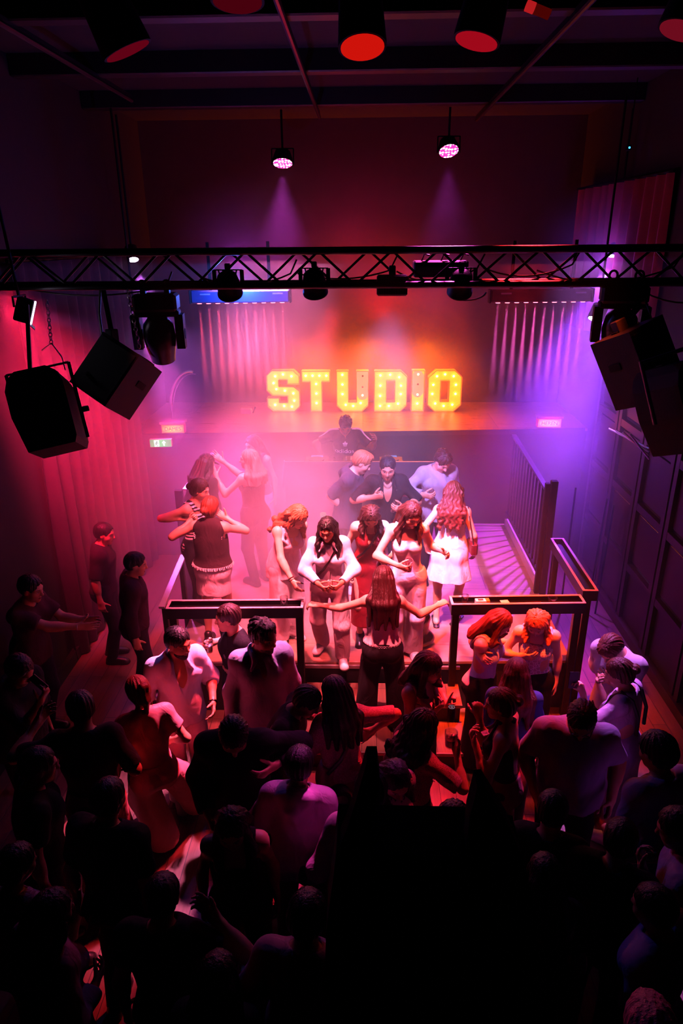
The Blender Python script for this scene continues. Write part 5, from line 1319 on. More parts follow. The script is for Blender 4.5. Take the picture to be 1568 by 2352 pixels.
on_person(k, 'bag_strap', MB().tube(st_, .013, 6), DS)
k = P_('woman in white camisole and pale jeans, one hand held out, glass in the other', 945, 1183, SZ, 1.76, 4, 24, 'f', FAIR, BRN, ('long', '#341610', dict(len=.36, part=.01)),
  ('cami', cloth('#e4deec', rough=.6), dict(hem=.06, top=.27, vfront=.215, ease=.010)), ('wide', cloth('#b9b4d0', 'denim'), dict(wide=.012, waist=.06)), (WS,), dict(px=(930, 1306, -.34), pose='hold', hint=(.9, -.2, -.5)), dict(px=(1028, 1272, -.18), pose='relax', hint=(-.5, -.3, -.9)), pitch=28, lean=4)
g_ = k.grip['R']; glass(g_[0], g_[1]+np.array([.15, 0, 0]), 'glass of dark drink held by the white camisole woman', M_cola, .6, .14, .036)
# ---- left group on the stage
k = P_('woman in black and white striped top with elbow out, beside the railing post', 459, 1125, SZ, 1.68, 62, 78, 'f', FAIR, BRN, ('bun', '#2a1412', dict(bz=.0)),
  ('tank', cloth('#181014', 'stripe', '#e0d0d8'), dict(hem=.02, top=.28, ease=.010)), ('trousers', dkj), (DS,), dict(px=(440, 1192, -.12), pose='relax', hint=(.8, -.9, -.3)), None, pitch=16, lean=4, fat=1.1)
k = P_('woman with hair bun in dark fringe-trimmed vest and white skirt seen from behind', 484, 1166, SZ, 1.64, 174, 160, 'f', FAIR, BRN, ('bun', '#6a3320', dict(bz=-.01)),
  ('vest', cloth('#2a1820'), dict(sleeve=0, hem=-.03, ease=.05, name='vest')), ('skirt', cloth('#dcc2cc', 'denim'), dict(len=.30, waist=.045, ease=.008)), (DS, dict(boot=True)), dict(px=(508, 1182, .24), pose='relax', hint=(.9, -.2, -.5)), dict(px=(447, 1188, .20), pose='fist', hint=(-.9, -.1, -.4)), pitch=8, lean=4, fat=1.16)
def girdle(k, src, z, n, out=.004, z2=None):
    """points round the waist lying on a garment"""
    me = src.data; v = np.empty(len(me.vertices)*3, F4); me.vertices.foreach_get('co', v); v = v.reshape(-1, 3)+k.root
    b = BVHTree.FromPolygons([Vector(x) for x in v.tolist()], [tuple(p.vertices) for p in me.polygons]); P = []
    for i in range(n):
        a = 2*PI*i/n; d = np.array([math.cos(a), math.sin(a), 0]); c = np.array([k.P[0], k.P[1], k.P[2]+z])
        h = b.ray_cast(Vector(k.X(c+d*.6)), Vector(k.Rz@-d), .6*k.sc); P.append((np.array(h[0])+k.Rz@d*out if h[0] is not None else k.X(c+d*.17), k.Rz@d))
    return P
rr = random.Random(3)
fr = MB()
for p_, d_ in girdle(k, k.top, .062, 64): fr.tube([p_, p_+d_*.008+np.array([rr.uniform(-.006, .006), 0, -.022-.012*rr.random()])], .006, 4)
fr.build('hem_fringe', mat('fringe_white', '#e8dce0', .9), k.top)
for q in (1, -1):
    fr = MB()
    for i in range(26):
        a = -.5+PI*1.2*i/25; p = k.W+k.Rc@np.array([q*(k.sw-.028+.012*math.sin(a)), -.085*math.cos(a)*1.0-.005, .275+.10*math.sin(a)-.04]); fr.tube([k.X(p), k.X(p+np.array([q*.022, 0, -.008+.012*rr.uniform(-1, 1)]))], .005, 4)
    fr.build('armhole_fringe', MATS['fringe_white'], k.top)
k = P_('bare-backed woman with long light hair reaching up to the capped girl', 571, 1055, SZ, 1.72, -135, -88, 'f', FAIR, BRN, ('long', '#a06a58', dict(len=.36, side=(-1, -1))),
  ('halter', black(), dict(hem=.02, top=.24, lowback=.0, ease=.01)), ('trousers', dkj), (DS,), dict(px=(500, 1050, .1), pose='flat', hint=(.2, -.3, -.9)), dict(px=(490, 1080, -.02), pose='flat', hint=(-.2, -.3, -.9)), pitch=0, lean=2)
k = P_('person in black baseball cap and dark jacket with back turned at the left rail', 474, 1066, SZ, 1.68, 150, 150, 'f', TAN, BLK, ('long', '#140a0c', dict(len=.25, side=(-1, -1))),
  ('tee', black(), dict(sleeve=1.9, ease=.03, hem=.08)), ('trousers', cloth('#b48ab8')), (DS,), pitch=25, lean=8)
cp = SDF(); cp.ell(k.H+k.Rh@np.array([0, -.012, .055]), np.array((.088, .106, .08)), k.Rh, .02); cp.plane(k.H+k.Rh@np.array([0, 0, .035]), k.Rh@np.array([0, .1, -1.0])); cp.cap(k.H+k.Rh@np.array([0, .10, .045]), k.H+k.Rh@np.array([0, .17, .035]), .06, .05, .01, k.Rh, np.array([1, 1, .14]))
k.child('cap', cp, .007, cloth('#120c12', 'leopard', '#5a4048'))
k = P_('woman with long straight hair in light jeans standing behind the bare-backed woman', 580, 1022, SZ, 1.72, -25, -40, 'f', FAIR, BRN, ('long', '#6a3a38', dict(len=.42, part=0)),
  ('tank', cloth('#7a4458'), dict(hem=.0, top=.28)), ('wide', cloth('#b8a2d4', 'denim'), dict(wide=.012)), (WS,), q=1.4)
# ---- at the stage opening
k = P_('long haired woman in strapless top and black trousers from behind, arms spread to both counters', 880, 1330, .2, 1.68, 180, 180, 'f', FAIR, BRN, ('long', '#2a0d0c', dict(len=.50, side=(-1, -1), vol=.004)),
  ('strapless', cloth('#e8c8cc'), dict(hem=-.05, top=.15, ease=.014)), ('wide', cloth('#150c14'), dict(wide=.022, waist=.08, ease=.010)), (DS,), dict(px=(1020, 1382), z=1.41, pose='rest', hint=(.2, -.3, -1), wthumb=(-.3, 1, .2)), dict(px=(712, 1388), z=1.41, pose='rest', hint=(-.2, -.3, -1), wthumb=(.3, 1, .2)), pitch=18, lean=6, feet=((.17, 0, 8), (-.17, 0, -8)))
bl = MB(); wr_ = [c for c in k.o.children if c.name.startswith('trousers')][0]
for p_, d_ in girdle(k, wr_, .055, 34, .003):
    t_ = np.array([-d_[1], d_[0], 0]); bl.tube([p_+t_*.016*math.cos(u)+np.array([0, 0, .009*math.sin(u)]) for u in np.linspace(0, 2*PI, 9)], .003, 4)
bl.build('chain_belt', STEEL, wr_)
# ---- left floor group
k = P_('man with slick hair in black T-shirt at the left counter holding a glass', 523, 1420, 0, 1.73, -58, -82, 'm', FAIR, BLK, ('slick', '#2a1410'),
  ('tee', black(), dict(sleeve=.8, ease=.02, hem=.1)), ('trousers', cloth('#7a3c48')), (WS,), dict(px=(474, 1480, .10), pose='hold', hint=(.5, -.6, -.6)), dict(px=(530, 1545, -.12), pose='relax', hint=(-.6, -.6, -.4)), pitch=8, lean=3)
g_ = k.grip['R']; glass(g_[0], (0, 0, 1), 'tumbler with ice lit orange in the hand of the slick haired man', M_pale, .5, .12, .042, foam='ice')
ck = [k.X(k.N+k.Rc@np.array([.066*math.sin(a), .008+.06*math.cos(a), -.005-.02*math.cos(a)])) for a in np.linspace(0, 2*PI, 22)]
on_person(k, 'necklace', MB().tube(ck, .004, 5), mat('gold', '#d0a050', .25, 1.0))
def chest2(k, nm, pts, m):
    me = k.top.data; v = np.empty(len(me.vertices)*3, F4); me.vertices.foreach_get('co', v); v = v.reshape(-1, 3)+k.root
    b = BVHTree.FromPolygons([Vector(x) for x in v.tolist()], [tuple(p.vertices) for p in me.polygons]); mb = MB(); o = []
    for pl in pts:
        q = []
        for u, w in pl:
            h = b.ray_cast(Vector(k.X(k.W+k.Rc@np.array([u, .5, w]))), Vector(k.Rz@(k.Rc@np.array([0, -1., 0]))))
            if h[0] is None: break
            q.append(np.array(h[0])+np.array(h[1])*.003)
        else: mb.add(q, [tuple(range(len(q)))])
    mb.build(nm, m, k.o)
chest2(k, 'chest_badge', ring(-.07, .22, .014, .018)+ring(-.07, .22, .0, .006, n=8), M_print)
k = P_('bearded man in open white shirt and white trousers looking aside, left of stage', 409, 1476, 0, 1.77, 32, 58, 'm', MED, BLK, ('short', BLK),
  ('shirt', cloth('#d6cede'), dict(sleeve=1.25, collar=True, neck='deep', hem=.10, ease=.024, loose=.02)), ('trousers', cloth('#dccace'), dict(wide=.02)), (WS,), dict(t=(.26, -.02, .84)), dict(px=(490, 1632, -.12), pose='relax'), pitch=10, lean=4)
def beard(k, col, th=.008):
    s = SDF(); m = 1.0; P = lambda x, y, z: k.H+k.Rh@np.array([x, y, z])
    s.ell(P(0, .032, -.062), np.array((.054, .056, .054))+th, k.Rh, .02); s.cap(P(0, .068, -.098), P(0, .068, -.098), .023+th, None, .02); s.cap(P(-.02, .084, -.05), P(.02, .084, -.05), .008, None, .006)
    s.ell(P(0, .105, -.066), (.024, .03, .010), k.Rh, .006, True); s.plane(P(0, 0, -.042), k.Rh@np.array([0, .25, 1.0])); k.child('beard', s, .006, hairmat(col))
beard(k, BLK)
wr = k.X(k.Wr['L']); d_, n_, t_, _p = k.hand['L']
on_person(k, 'wristwatch', MB().tube([wr+k.Rz@(n_*.030*math.cos(a)+t_*.034*math.sin(a)) for a in np.linspace(0, 2*PI, 16)], .009, 6), mat('watch_dark', '#2a1a1a', .25, .8))
k = P_('dark curly haired man in long sleeved lilac shirt in front of the left counter', 605, 1462, 0, 1.86, 18, 55, 'm', MED, BLK, ('curlyshort', BLK),
  ('shirt', cloth('#a99db8'), dict(sleeve=1.9, collar=True, neck='open', hem=.09, ease=.022, loose=.018)), ('trousers', cloth('#3a2a34')), (DS,), pitch=8, lean=2); beard(k, BLK, .004)
# ---- right counter
k = P_('auburn haired woman in white tank top raising a hand at the right counter', 1148, 1430, 0, 1.68, 58, 80, 'f', FAIR, BRN, ('long', '#5e2114', dict(len=.24, part=.0)),
  ('tank', cloth('#d2c2de'), dict(hem=.0, top=.26, ease=.010)), ('wide', cloth('#120a10'), dict(wide=.02)), (DS,), dict(px=(1110, 1512, -.20), pose='relax', whint=(.0, .5, -1)), dict(px=(1182, 1458, .10), pose='relax', hint=(-.6, -.3, -.8), wdir=(.3, .2, 1), wthumb=(.8, -.6, 0)), pitch=32, lean=6)
k = P_('ginger haired woman in white lace top looking down at the right counter', 1233, 1432, 0, 1.70, -14, -24, 'f', FAIR, '#6a3018', ('long', GIN, dict(len=.30, part=.01)),
  ('tank', cloth('#c9a6b6', 'lace', '#efe0ea'), dict(hem=.02, top=.29, ease=.012)), ('trousers', black()), (DS,), dict(px=(1216, 1510, -.2), pose='relax', hint=(.7, -.4, -.6)), dict(px=(1274, 1596, -.02), pose='relax'), pitch=38, lean=6)
# ---- right wall pair
k = P_('brown haired man in white long sleeved shirt bending to a phone by the right wall', 1403, 1490, 0, 1.72, -48, -52, 'm', FAIR, BRN, ('quiff', '#5e2a20'),
  ('tee', cloth('#d8cedf'), dict(sleeve=1.5, ease=.03, hem=.12, loose=.02)), ('trousers', dkj), (WS,), dict(px=(1376, 1556, -.10), pose='relax', whint=(.15, .3, -1)), dict(px=(1394, 1558, -.26), pose='relax', whint=(.3, .3, -1)), pitch=52, lean=16)
k = P_('woman with low bun in pale tee and black backpack straps holding a phone', 1421, 1546, 0, 1.68, -128, -112, 'f', FAIR, BRN, ('bun', '#4a2018', dict(bx=.0, bz=.02)),
  ('tee', cloth('#bda4c6'), dict(sleeve=.8, ease=.022, hem=.02)), ('skirt', cloth('#a391b8'), dict(len=.55, flare=.05, waist=.12)), (WS,), dict(px=(1372, 1566, .12), pose='hold', hint=(.4, -.3, -.9)), dict(px=(1332, 1572, -.05), pose='hold', hint=(-.3, -.3, -.9), wdir=(-.35, .2, 1)), pitch=22, lean=4)
for q in (1, -1): on_person(k, 'backpack_strap', MB().tube([k.X(k.W+k.Rc@np.array(p)) for p in ((q*.1, .1, .12), (q*.105, .108, .24), (q*.1, .07, .34), (q*.1, -.0, .412), (q*.1, -.09, .36), (q*.095, -.14, .22), (q*.09, -.135, .06))], .014, 6), DS)
g_ = k.grip['L']; ph = thing('mobile_phone', 'slim dark phone held up by the woman with the low bun', 'phone', g_[0])
PR = np.stack([nrm(np.cross(g_[2], (0, 1, 0))), nrm(np.cross(g_[2], np.cross((0, 1, 0), g_[2]))*-1), g_[2]], 1)
MB().box(g_[0]+g_[2]*.05, (.07, .008, .145), None, .004).build('case', DS, ph); MB().box(g_[0]+g_[2]*.05+np.array([0, .005, 0]), (.062, .002, .132)).build('screen', emis('phone_screen', '#c8a0ff', .5), ph)
# ---- centre right crowd
k = P_('dark haired woman in pale strap top with one finger raised, right of the steps', 985, 1534, 0, 1.70, 48, 58, 'f', TAN, BLK, ('long', '#220c0c', dict(len=.28, vol=.008)),
  ('tank', cloth('#b98792'), dict(hem=.0, top=.25, ease=.010)), ('trousers', black()), (DS,), dict(px=(1012, 1622, -.22), pose='hold', hint=(.5, -.7, -.5)), dict(px=(1034, 1602, .08), pose='point', hint=(-.7, -.2, -.8), wdir=(.25, 0, 1), wthumb=(-.5, -1, 0)), pitch=14, lean=4)
c_ = at(1037, 1624, y=k.root[1]-.22); cn = thing('drink_can', 'dark drink can with white letter on its lid, held below a raised finger', 'can', c_-np.array([0, 0, .12]))
MB().lathe([(0, -.12), (.026, -.12), (.031, -.11), (.031, -.012), (.027, 0), (.026, -.003), (0, -.003)], c_, n=20).build('can_body', mat('can_dark', '#2a0a12', .3, .4), cn)
rg = MB(); Z_ = c_+np.array([0, 0, .001])
def flat(pl): rg.add([Z_+np.array([u, v, 0]) for u, v in pl], [tuple(range(len(pl)))])
for q in ring(0, 0, .019, .023)+ring(.002, .006, .0035, .0065, -110, 100, 10)+ring(.002, -.006, .0035, .0065, -100, 110, 10)+rect(-.006, -.012, -.0025, .012, 1): flat(q)
rg.build('lid_mark', emis('lid_white', '#e8d0e8', .25), cn)
k = P_('dark curly haired woman in pink crochet blouse holding a glass, back to us', 972, 1668, 0, 1.66, 125, 120, 'f', TAN, BLK, ('longcurly', '#1c0a0a', dict(len=.30, side=(-1, -1), vol=.01)),
  ('tee', cloth('#b87884', 'crochet', '#8a4a58'), dict(sleeve=.9, ease=.024, hem=.06, loose=.03)), ('trousers', black()), (DS,), dict(px=(1044, 1700, .02), pose='hold', hint=(.5, -.5, -.7)), dict(t=(-.12, .25, 1.0)), pitch=10, lean=5)
g_ = k.grip['R']; glass(g_[0], (0, 0, 1), 'round glass with dark red drink held by the crochet blouse woman', M_beer, .55, .12, .045)
k = P_('woman in low-backed black top turned sideways with a raised fist', 1148, 1618, 0, 1.72, -112, -98, 'f', TAN, BLK, ('bun', '#180909', dict(bz=.03)),
  ('halter', black(), dict(hem=.02, top=.25, lowback=.05, ease=.010)), ('wide', cloth('#8a4656'), dict(wide=.03)), (DS,), dict(px=(1098, 1622, .12), pose='fist', hint=(.3, -.4, -.9), wdir=(-.1, .3, 1)), dict(px=(1084, 1685, -.10), pose='pinch', hint=(-.4, -.4, -.9)), pitch=8, lean=4)
single('paper_slip', MB().box(k.grip['L'][0]+np.array([.04, -.04, .02]), (.05, .035, .002), rz(30)@rx(20)), mat('paper', '#a890c0', .6), 'small pale folded slip pinched by the low-backed black top woman', 'paper')
k = P_('woman with long brown hair over a blue denim jacket seen from behind', 1186, 1545, 0, 1.68, 172, 168, 'f', FAIR, BRN, ('long', '#451611', dict(len=.46, side=(-1, -1))),
  ('shirt', cloth('#2c3a78', 'denim', '#5a6aa8'), dict(sleeve=1.9, collar=True, neck='crew', ease=.026, hem=.05, loose=.016, name='denim_jacket')), ('trousers', dkj), (WS,), pitch=10, lean=3)
k = P_('broad bearded man with glasses in a lilac T-shirt looking down', 1334, 1655, 0, 1.84, -8, -14, 'm', TAN, BLK, ('short', '#170b0a'),
  ('tee', cloth('#a48cb8'), dict(sleeve=.85, ease=.022, hem=.12)), ('trousers', dkj), (DS,), dict(t=(.22, .22, .98)), dict(t=(-.22, .22, .98)), pitch=34, lean=6, fat=1.24); beard(k, '#170b0a')
gm = MB()
for q in (1, -1):
    gm.tube([k.X(k.H+k.Rh@np.array([q*.033+.022*math.cos(a), .098, .004+.017*math.sin(a)])) for a in np.linspace(0, 2*PI, 16)], .0025, 5)
    gm.tube([k.X(k.H+k.Rh@np.array([q*.055, .096, .008])), k.X(k.H+k.Rh@np.array([q*.078, .03, .008])), k.X(k.H+k.Rh@np.array([q*.08, -.01, .004]))], .0025, 5)
gm.tube([k.X(k.H+k.Rh@np.array([-.011, .1, .006])), k.X(k.H+k.Rh@np.array([.011, .1, .006]))], .0025, 5); gm.build('eyeglasses', DS, k.o)
k = P_('dark haired man in mauve T-shirt from behind at the right edge of the crowd', 1508, 1728, 0, 1.82, -158, -150, 'm', TAN, BLK, ('short', '#0f0809', dict(vol=.006)),
  ('tee', cloth('#ac8cb4'), dict(sleeve=.85, ease=.022, hem=.12)), ('trousers', dkj), (DS,), dict(t=(.2, .24, 1.0)), dict(t=(-.2, .24, 1.0)), pitch=12, lean=4)
# ---- centre
k = P_('short haired man in black T-shirt leaning in to hug the long haired woman', 704, 1612, 0, 1.71, 78, 80, 'm', TAN, BLK, ('short', '#120909'),
  ('tee', cloth('#1c1016'), dict(sleeve=.85, ease=.022, hem=.1)), ('trousers', dkj), (DS,), dict(t=(.12, .30, 1.15)), dict(t=(-.25, .34, 1.2)), pitch=35, lean=24)
k = P_('long dark haired woman in pink crochet sleeves and bag strap being hugged', 768, 1590, 0, 1.70, -158, -140, 'f', TAN, BLK, ('long', '#160a0b', dict(len=.44, side=(-1, -1), vol=.006)),
  ('tee', cloth('#b06c78', 'crochet', '#d09098'), dict(sleeve=.95, ease=.020, hem=.0, loose=.02)), ('trousers', cloth('#a0505e')), (DS,), dict(px=(838, 1690, .12), pose='relax', hint=(.9, -.2, -.3)), dict(t=(-.1, .3, 1.2)), pitch=14, lean=4)
on_person(k, 'bag_strap', MB().tube([k.X(k.W+k.Rc@np.array(p)) for p in ((.09, .06, .36), (.095, -.01, .405), (.08, -.10, .33), (.03, -.142, .2), (-.05, -.142, .06), (-.14, -.10, -.06))], .014, 6), DS)
c_ = k.X(np.array([-.10, -.21, .90])); hb_ = thing('handbag', 'round dark bag on the hip of the long haired hugged woman', 'bag', c_)
MB().lathe([(0, -.04), (.09, -.04), (.10, -.02), (.10, .02), (.09, .04), (0, .04)], c_, k.Rz@np.array([0, 1., 0]), 24).build('bag_body', DS, hb_); MB().lathe([(.05, .042), (.05, .046), (.058, .046), (.058, .042)], c_, k.Rz@np.array([0, -1., 0]), 20).build('ring_trim', STEEL, hb_)
k = P_('tall man in black sweater looking down, behind the pale hooded person', 537, 1690, 0, 1.86, 6, 10, 'm', TAN, BLK, ('short', '#0e0708'),
  ('tee', cloth('#0f090e'), dict(sleeve=1.9, ease=.03, hem=.12, loose=.02)), ('trousers', black()), (DS,), dict(t=(.16, .26, .98)), dict(px=(610, 1775, -.16), pose='relax', hint=(-.8, -.4, -.4)), pitch=44, lean=8, fat=1.06)
k = P_('person in pale pink hooded sweatshirt with short black hair seen from behind', 688, 1758, 0, 1.71, 170, 172, 'm', TAN, BLK, ('short', '#0b0607', dict(vol=.004)),
  ('tee', cloth('#cf9ec0'), dict(sleeve=1.9, hood=True, ease=.032, hem=.06, loose=.024)), ('trousers', black()), (DS,), dict(t=(.2, .24, 1.0)), dict(t=(-.2, .22, 1.0)), pitch=16, lean=5)
k = P_('person in pale pink collared shirt with dark hair seen from behind', 852, 1815, 0, 1.80, 178, 176, 'm', TAN, BLK, ('short', '#0b0607', dict(vol=.004)),
  ('shirt', cloth('#c994ae'), dict(sleeve=1.9, collar=True, neck='crew', ease=.026, hem=.12, loose=.02)), ('trousers', black()), (DS,), dict(t=(.24, .12, .92)), dict(t=(-.24, .14, .95)), pitch=8, lean=3)
k = P_('dark long haired woman in pale leopard print top beside the collared shirt', 908, 1792, 0, 1.70, 40, 20, 'f', TAN, BLK, ('long', '#150909', dict(len=.30)),
  ('tee', cloth('#b492ba', 'leopard', '#3a2440'), dict(sleeve=.6, ease=.018, hem=.0, loose=.02)), ('trousers', black()), (DS,), pitch=28, lean=6, q=1.3)
# ---- left crowd
k = P_('woman with ponytail in rose satin shirt and wide trousers striding across the floor', 316, 1588, 0, 1.70, -148, -140, 'f', TAN, BRN, ('ponytail', '#4a1c16'),
  ('shirt', cloth('#bc8088', rough=.5), dict(sleeve=.6, neck='crew', ease=.026, hem=.05, loose=.03)), ('wide', cloth('#c67a82', rough=.6), dict(wide=.05)), (WS,), dict(t=(.16, .20, .95)), dict(t=(-.3, -.05, .85)), pitch=22, lean=8, feet=(('px', 452, 1838, 20), ('px', 372, 1922, -10)), drop=.06)
k = P_('man in dark shirt and pale trousers turned away at the dark left side', 185, 1628, 0, 1.80, -165, -150, 'm', MED, BLK, ('short', BLK),
  ('tee', cloth('#160e14'), dict(sleeve=.9, ease=.026, hem=.08)), ('trousers', cloth('#b37a84'), dict(wide=.035)), (WS,), dict(t=(.2, .2, 1.0)), dict(px=(100, 1640, .2)), q=1.2)
k = P_('man clapping his hands in the dark by the left wall', 72, 1352, 0, 1.80, 82, 80, 'm', TAN, BLK, ('short', BLK),
  ('tee', cloth('#3a1420'), dict(sleeve=.7, ease=.02, hem=.1)), ('trousers', dkj), (DS,), dict(px=(205, 1440, -.12), pose='flat', hint=(.3, -.4, -.8)), dict(px=(212, 1424, .06), pose='flat', hint=(-.2, -.3, -.9)), pitch=14, lean=8)
on_person(k, 'bracelet', MB().tube([k.X(k.Wr['R']+k.hand['R'][1]*.028*math.cos(a)+k.hand['R'][2]*.031*math.sin(a)) for a in np.linspace(0, 2*PI, 14)], .004, 5), STEEL)
k = P_('dark figure holding a slim phone low by the left wall', 45, 1540, 0, 1.76, 70, 70, 'm', MED, BLK, ('short', BLK),
  ('tee', black(), dict(sleeve=1.2, ease=.02, hem=.1)), ('trousers', black()), (DS,), dict(px=(104, 1592, -.15), pose='hold', hint=(.4, -.6, -.7)), None, pitch=30, lean=6, q=1.3)
g_ = k.grip['R']; ph = thing('mobile_phone', 'thin phone in the hand of the dark figure by the left wall', 'phone', g_[0])
MB().box(g_[0]+np.array([-.01, 0, .05]), (.07, .01, .14), ry(-40), .004).build('case', mat('phone_red', '#4a1a22', .4), ph); MB().box(g_[0]+np.array([-.01, -.006, .05]), (.06, .002, .125), ry(-40)).build('screen', DS, ph)
k = P_('hazy dark haired person beside the left end of the stage, nearer the wall', 240, 1226, 0, 1.74, 100, 90, 'm', TAN, BLK, ('short', BLK), ('tee', cloth('#2a1420'), dict(sleeve=.9)), ('trousers', dkj), (DS,), q=1.5)
k = P_('hazy dark figure standing close to the handrail at the stage end', 312, 1296, 0, 1.74, 110, 100, 'm', TAN, BLK, ('short', BLK), ('tee', cloth('#321624'), dict(sleeve=1.9)), ('trousers', dkj), (DS,), q=1.5)
# ---- the dark front rows
k = P_('woman in pale lace top with turned back at the bottom left', 40, 1985, 0, 1.68, 160, 150, 'f', TAN, BLK, ('bun', BLK), ('tee', cloth('#9a5a66', 'lace', '#c08a90'), dict(sleeve=.6, ease=.02, loose=.03)), ('trousers', black()), (DS,), dict(t=(.35, .2, 1.1)), q=1.3)
k = P_('person in dull pink long sleeves lowest in the left corner', 120, 2095, 0, 1.70, 150, 140, 'f', TAN, BLK, ('long', BLK, dict(len=.3, side=(-1, -1))), ('tee', cloth('#a85a68'), dict(sleeve=1.8, ease=.024, loose=.02)), ('trousers', black()), (DS,), dict(px=(232, 2235, .1)), q=1.3)
k = P_('short haired person with bare arm bent, alone on the red boards', 374, 2060, 0, 1.70, 178, 178, 'm', TAN, BLK, ('short', BLK), ('tee', black(), dict(sleeve=.5)), ('trousers', black()), (DS,), dict(px=(470, 2080, .1), hint=(.9, -.3, -.5)), None, q=1.3)
k = P_('long dark haired woman in black strap top facing us below the black sweater man', 532, 1905, 0, 1.68, 8, 5, 'f', TAN, BLK, ('long', '#0d0707', dict(len=.40, part=0)), ('tank', cloth('#0b080c'), dict(hem=.02, top=.25)), ('trousers', black()), (DS,), pitch=20, q=1.2)
k = P_('person in dull rose shirt from behind, lowest middle of the crowd', 706, 2105, 0, 1.80, 172, 172, 'm', TAN, BLK, ('short', '#0a0606'), ('tee', cloth('#b57f92'), dict(sleeve=.9, ease=.028, hem=.12, loose=.02)), ('trousers', cloth('#7a4650')), (DS,), dict(t=(.22, .2, 1.0)), dict(t=(-.22, .2, 1.0)), q=1.2)
k = P_('red curly haired woman with bare shoulders seen from behind, centre front', 1040, 1888, 0, 1.66, 172, 165, 'f', FAIR, BRN, ('longcurly', '#6a2416', dict(len=.28, side=(-1, -1), vol=.012)), ('tank', black(), dict(hem=.02, top=.25)), ('trousers', black()), (DS,), q=1.2)
k = P_('person in pale shirt at the far right edge with arms forward', 1556, 1905, 0, 1.76, -120, -115, 'm', TAN, BLK, ('short', '#0c0707'), ('tee', cloth('#c69cb6'), dict(sleeve=.85, ease=.026, hem=.1)), ('trousers', black()), (DS,), dict(t=(.18, .3, 1.1)), dict(px=(1470, 1965, .05), pose='hold'), pitch=20, q=1.2)
for (x, y, f, lab, hr, cl, hh) in ((1268, 1862, 160, 'dark figure in black between the broad man and the camera', 'short', '#140c14', 1.70), (1425, 1930, 150, 'dark figure with bare arm reaching across at the right', 'short', '#0e0910', 1.72),
    (1250, 2010, 175, 'dark long haired figure beside the black foreground light', 'long', '#0c090f', 1.66), (1500, 2085, -140, 'dark haired person with lavender top low at the right', 'short', '#8a78b0', 1.70),
    (250, 1835, 170, 'dark figure in black behind the striding woman', 'short', '#0f0a0e', 1.78), (90, 1760, 120, 'dark figure at the left wall below the phone holder', 'short', '#0d0a0d', 1.76),
    (500, 2245, 175, 'dark figure low in front of the bare armed person', 'long', '#0a080c', 1.68)):
    k = P_(lab, x, y, 0, hh, f, f, 'f' if hr == 'long' else 'm', TAN, BLK, (hr, '#0b0707', dict(len=.34, side=(-1, -1))), ('tee', cloth(cl), dict(sleeve=.7)), ('trousers', black()), (DS,), dict(t=(.22, .3, 1.05)) if x > 1300 else None, None, q=1.5)
k = P_('top of a pinkish curly head at the very bottom right corner', 1490, 2368, 0, 1.74, 170, 170, 'm', TAN, BLK, ('curlyshort', '#b05a6c', dict(vol=.01)), ('tee', black(), dict(sleeve=.7)), ('trousers', black()), (DS,), q=1.3)
# ---- things on the counters and the stage
def on_counter(px, py): return at(px, py, z=1.252)
def tray_at(px, y):
    q = at(px, 1380, y=y); q[2] = 1.3065; return q
c_ = tray_at(652, 5.715); glass(c_+np.array([0, 0, .061]), (0, 0, 1), 'empty clear tumbler standing in the left counter tray', None, 0, .12, .04)
c_ = tray_at(1067, 5.815); glass(c_+np.array([0, 0, .051]), (0, 0, 1), 'small glass standing in the right counter tray beside the cigarette pack', M_cola, .2, .1, .036)
c_ = tray_at(1268, 5.83); glass(c_+np.array([0, 0, .036]), (0, 0, 1), 'low wide ashtray glass at the outer end of the right counter', M_cola, .15, .07, .045)
c_ = tray_at(1108, 5.815); pk = thing('cigarette_pack', 'white and orange cigarette pack lying in the right counter tray', 'cigarette pack', c_)
MB().box(c_+np.array([-.02, 0, .026]), (.10, .06, .05), rz(4), .003).build('pack_body', mat('pack_white', '#f0e0d8', .5), pk); MB().box(c_+np.array([.048, .004, .026]), (.034, .062, .052), rz(4), .003).build('pack_lid', mat('pack_orange', '#e0802a', .5), pk)
MB().box(c_+np.array([-.02, 0, .052]), (.05, .03, .002), rz(4)).build('printed_band', mat('pack_red', '#a02818', .5), pk)
c_ = tray_at(1160, 5.82); single('paper_sheet', MB().box(c_+np.array([0, 0, .022]), (.09, .06, .003), rz(20)@rx(16)@ry(8)).box(c_+np.array([-.01, 0, .012]), (.05, .04, .022), rz(10)), mat('sheet_white', '#f0dce0', .7), 'crumpled white paper in the right counter tray', 'paper')
c_ = tray_at(1232, 5.825); ph = thing('mobile_phone', 'phone lying flat in the right counter tray near the ashtray', 'phone', c_); MB().box(c_+np.array([-.02, 0, .006]), (.15, .07, .009), rz(6), .004).build('case', DS, ph); MB().box(c_+np.array([-.02, 0, .0115]), (.14, .062, .002), rz(6)).build('screen', mat('screen_dark', '#3a2030', .15), ph)
c_ = at(945, 1482, z=SZ); hb_ = thing('leather_bag', 'glossy black leather bag standing on the stage edge by the camisole woman', 'bag', c_)
s_ = SDF(); s_.ell(np.array([0, 0, .17]), (.19, .12, .18), ry(18), .03); s_.ell(np.array([.06, 0, .32]), (.12, .09, .12), ry(-20), .05); s_.ell(np.array([.1, .0, .1]), (.13, .1, .1), None, .04); s_.disp(fold(5, .012, 26, 1.0)); s_.plane((0, 0, .004), (0, 0, -1))
P9, Q9 = s_.mesh(.011); o9 = link('bag_body', raw_mesh('bag_body', P9, Q9), mat('patent_leather', '#0d090d', .18, bump=.3, bscale=24), hb_)
MB().tube([c_+np.array(p) for p in ((-.08, 0, .30), (-.06, -.01, .46), (.05, -.01, .50), (.12, 0, .38))], .009, 6).build('handle', DS, hb_)
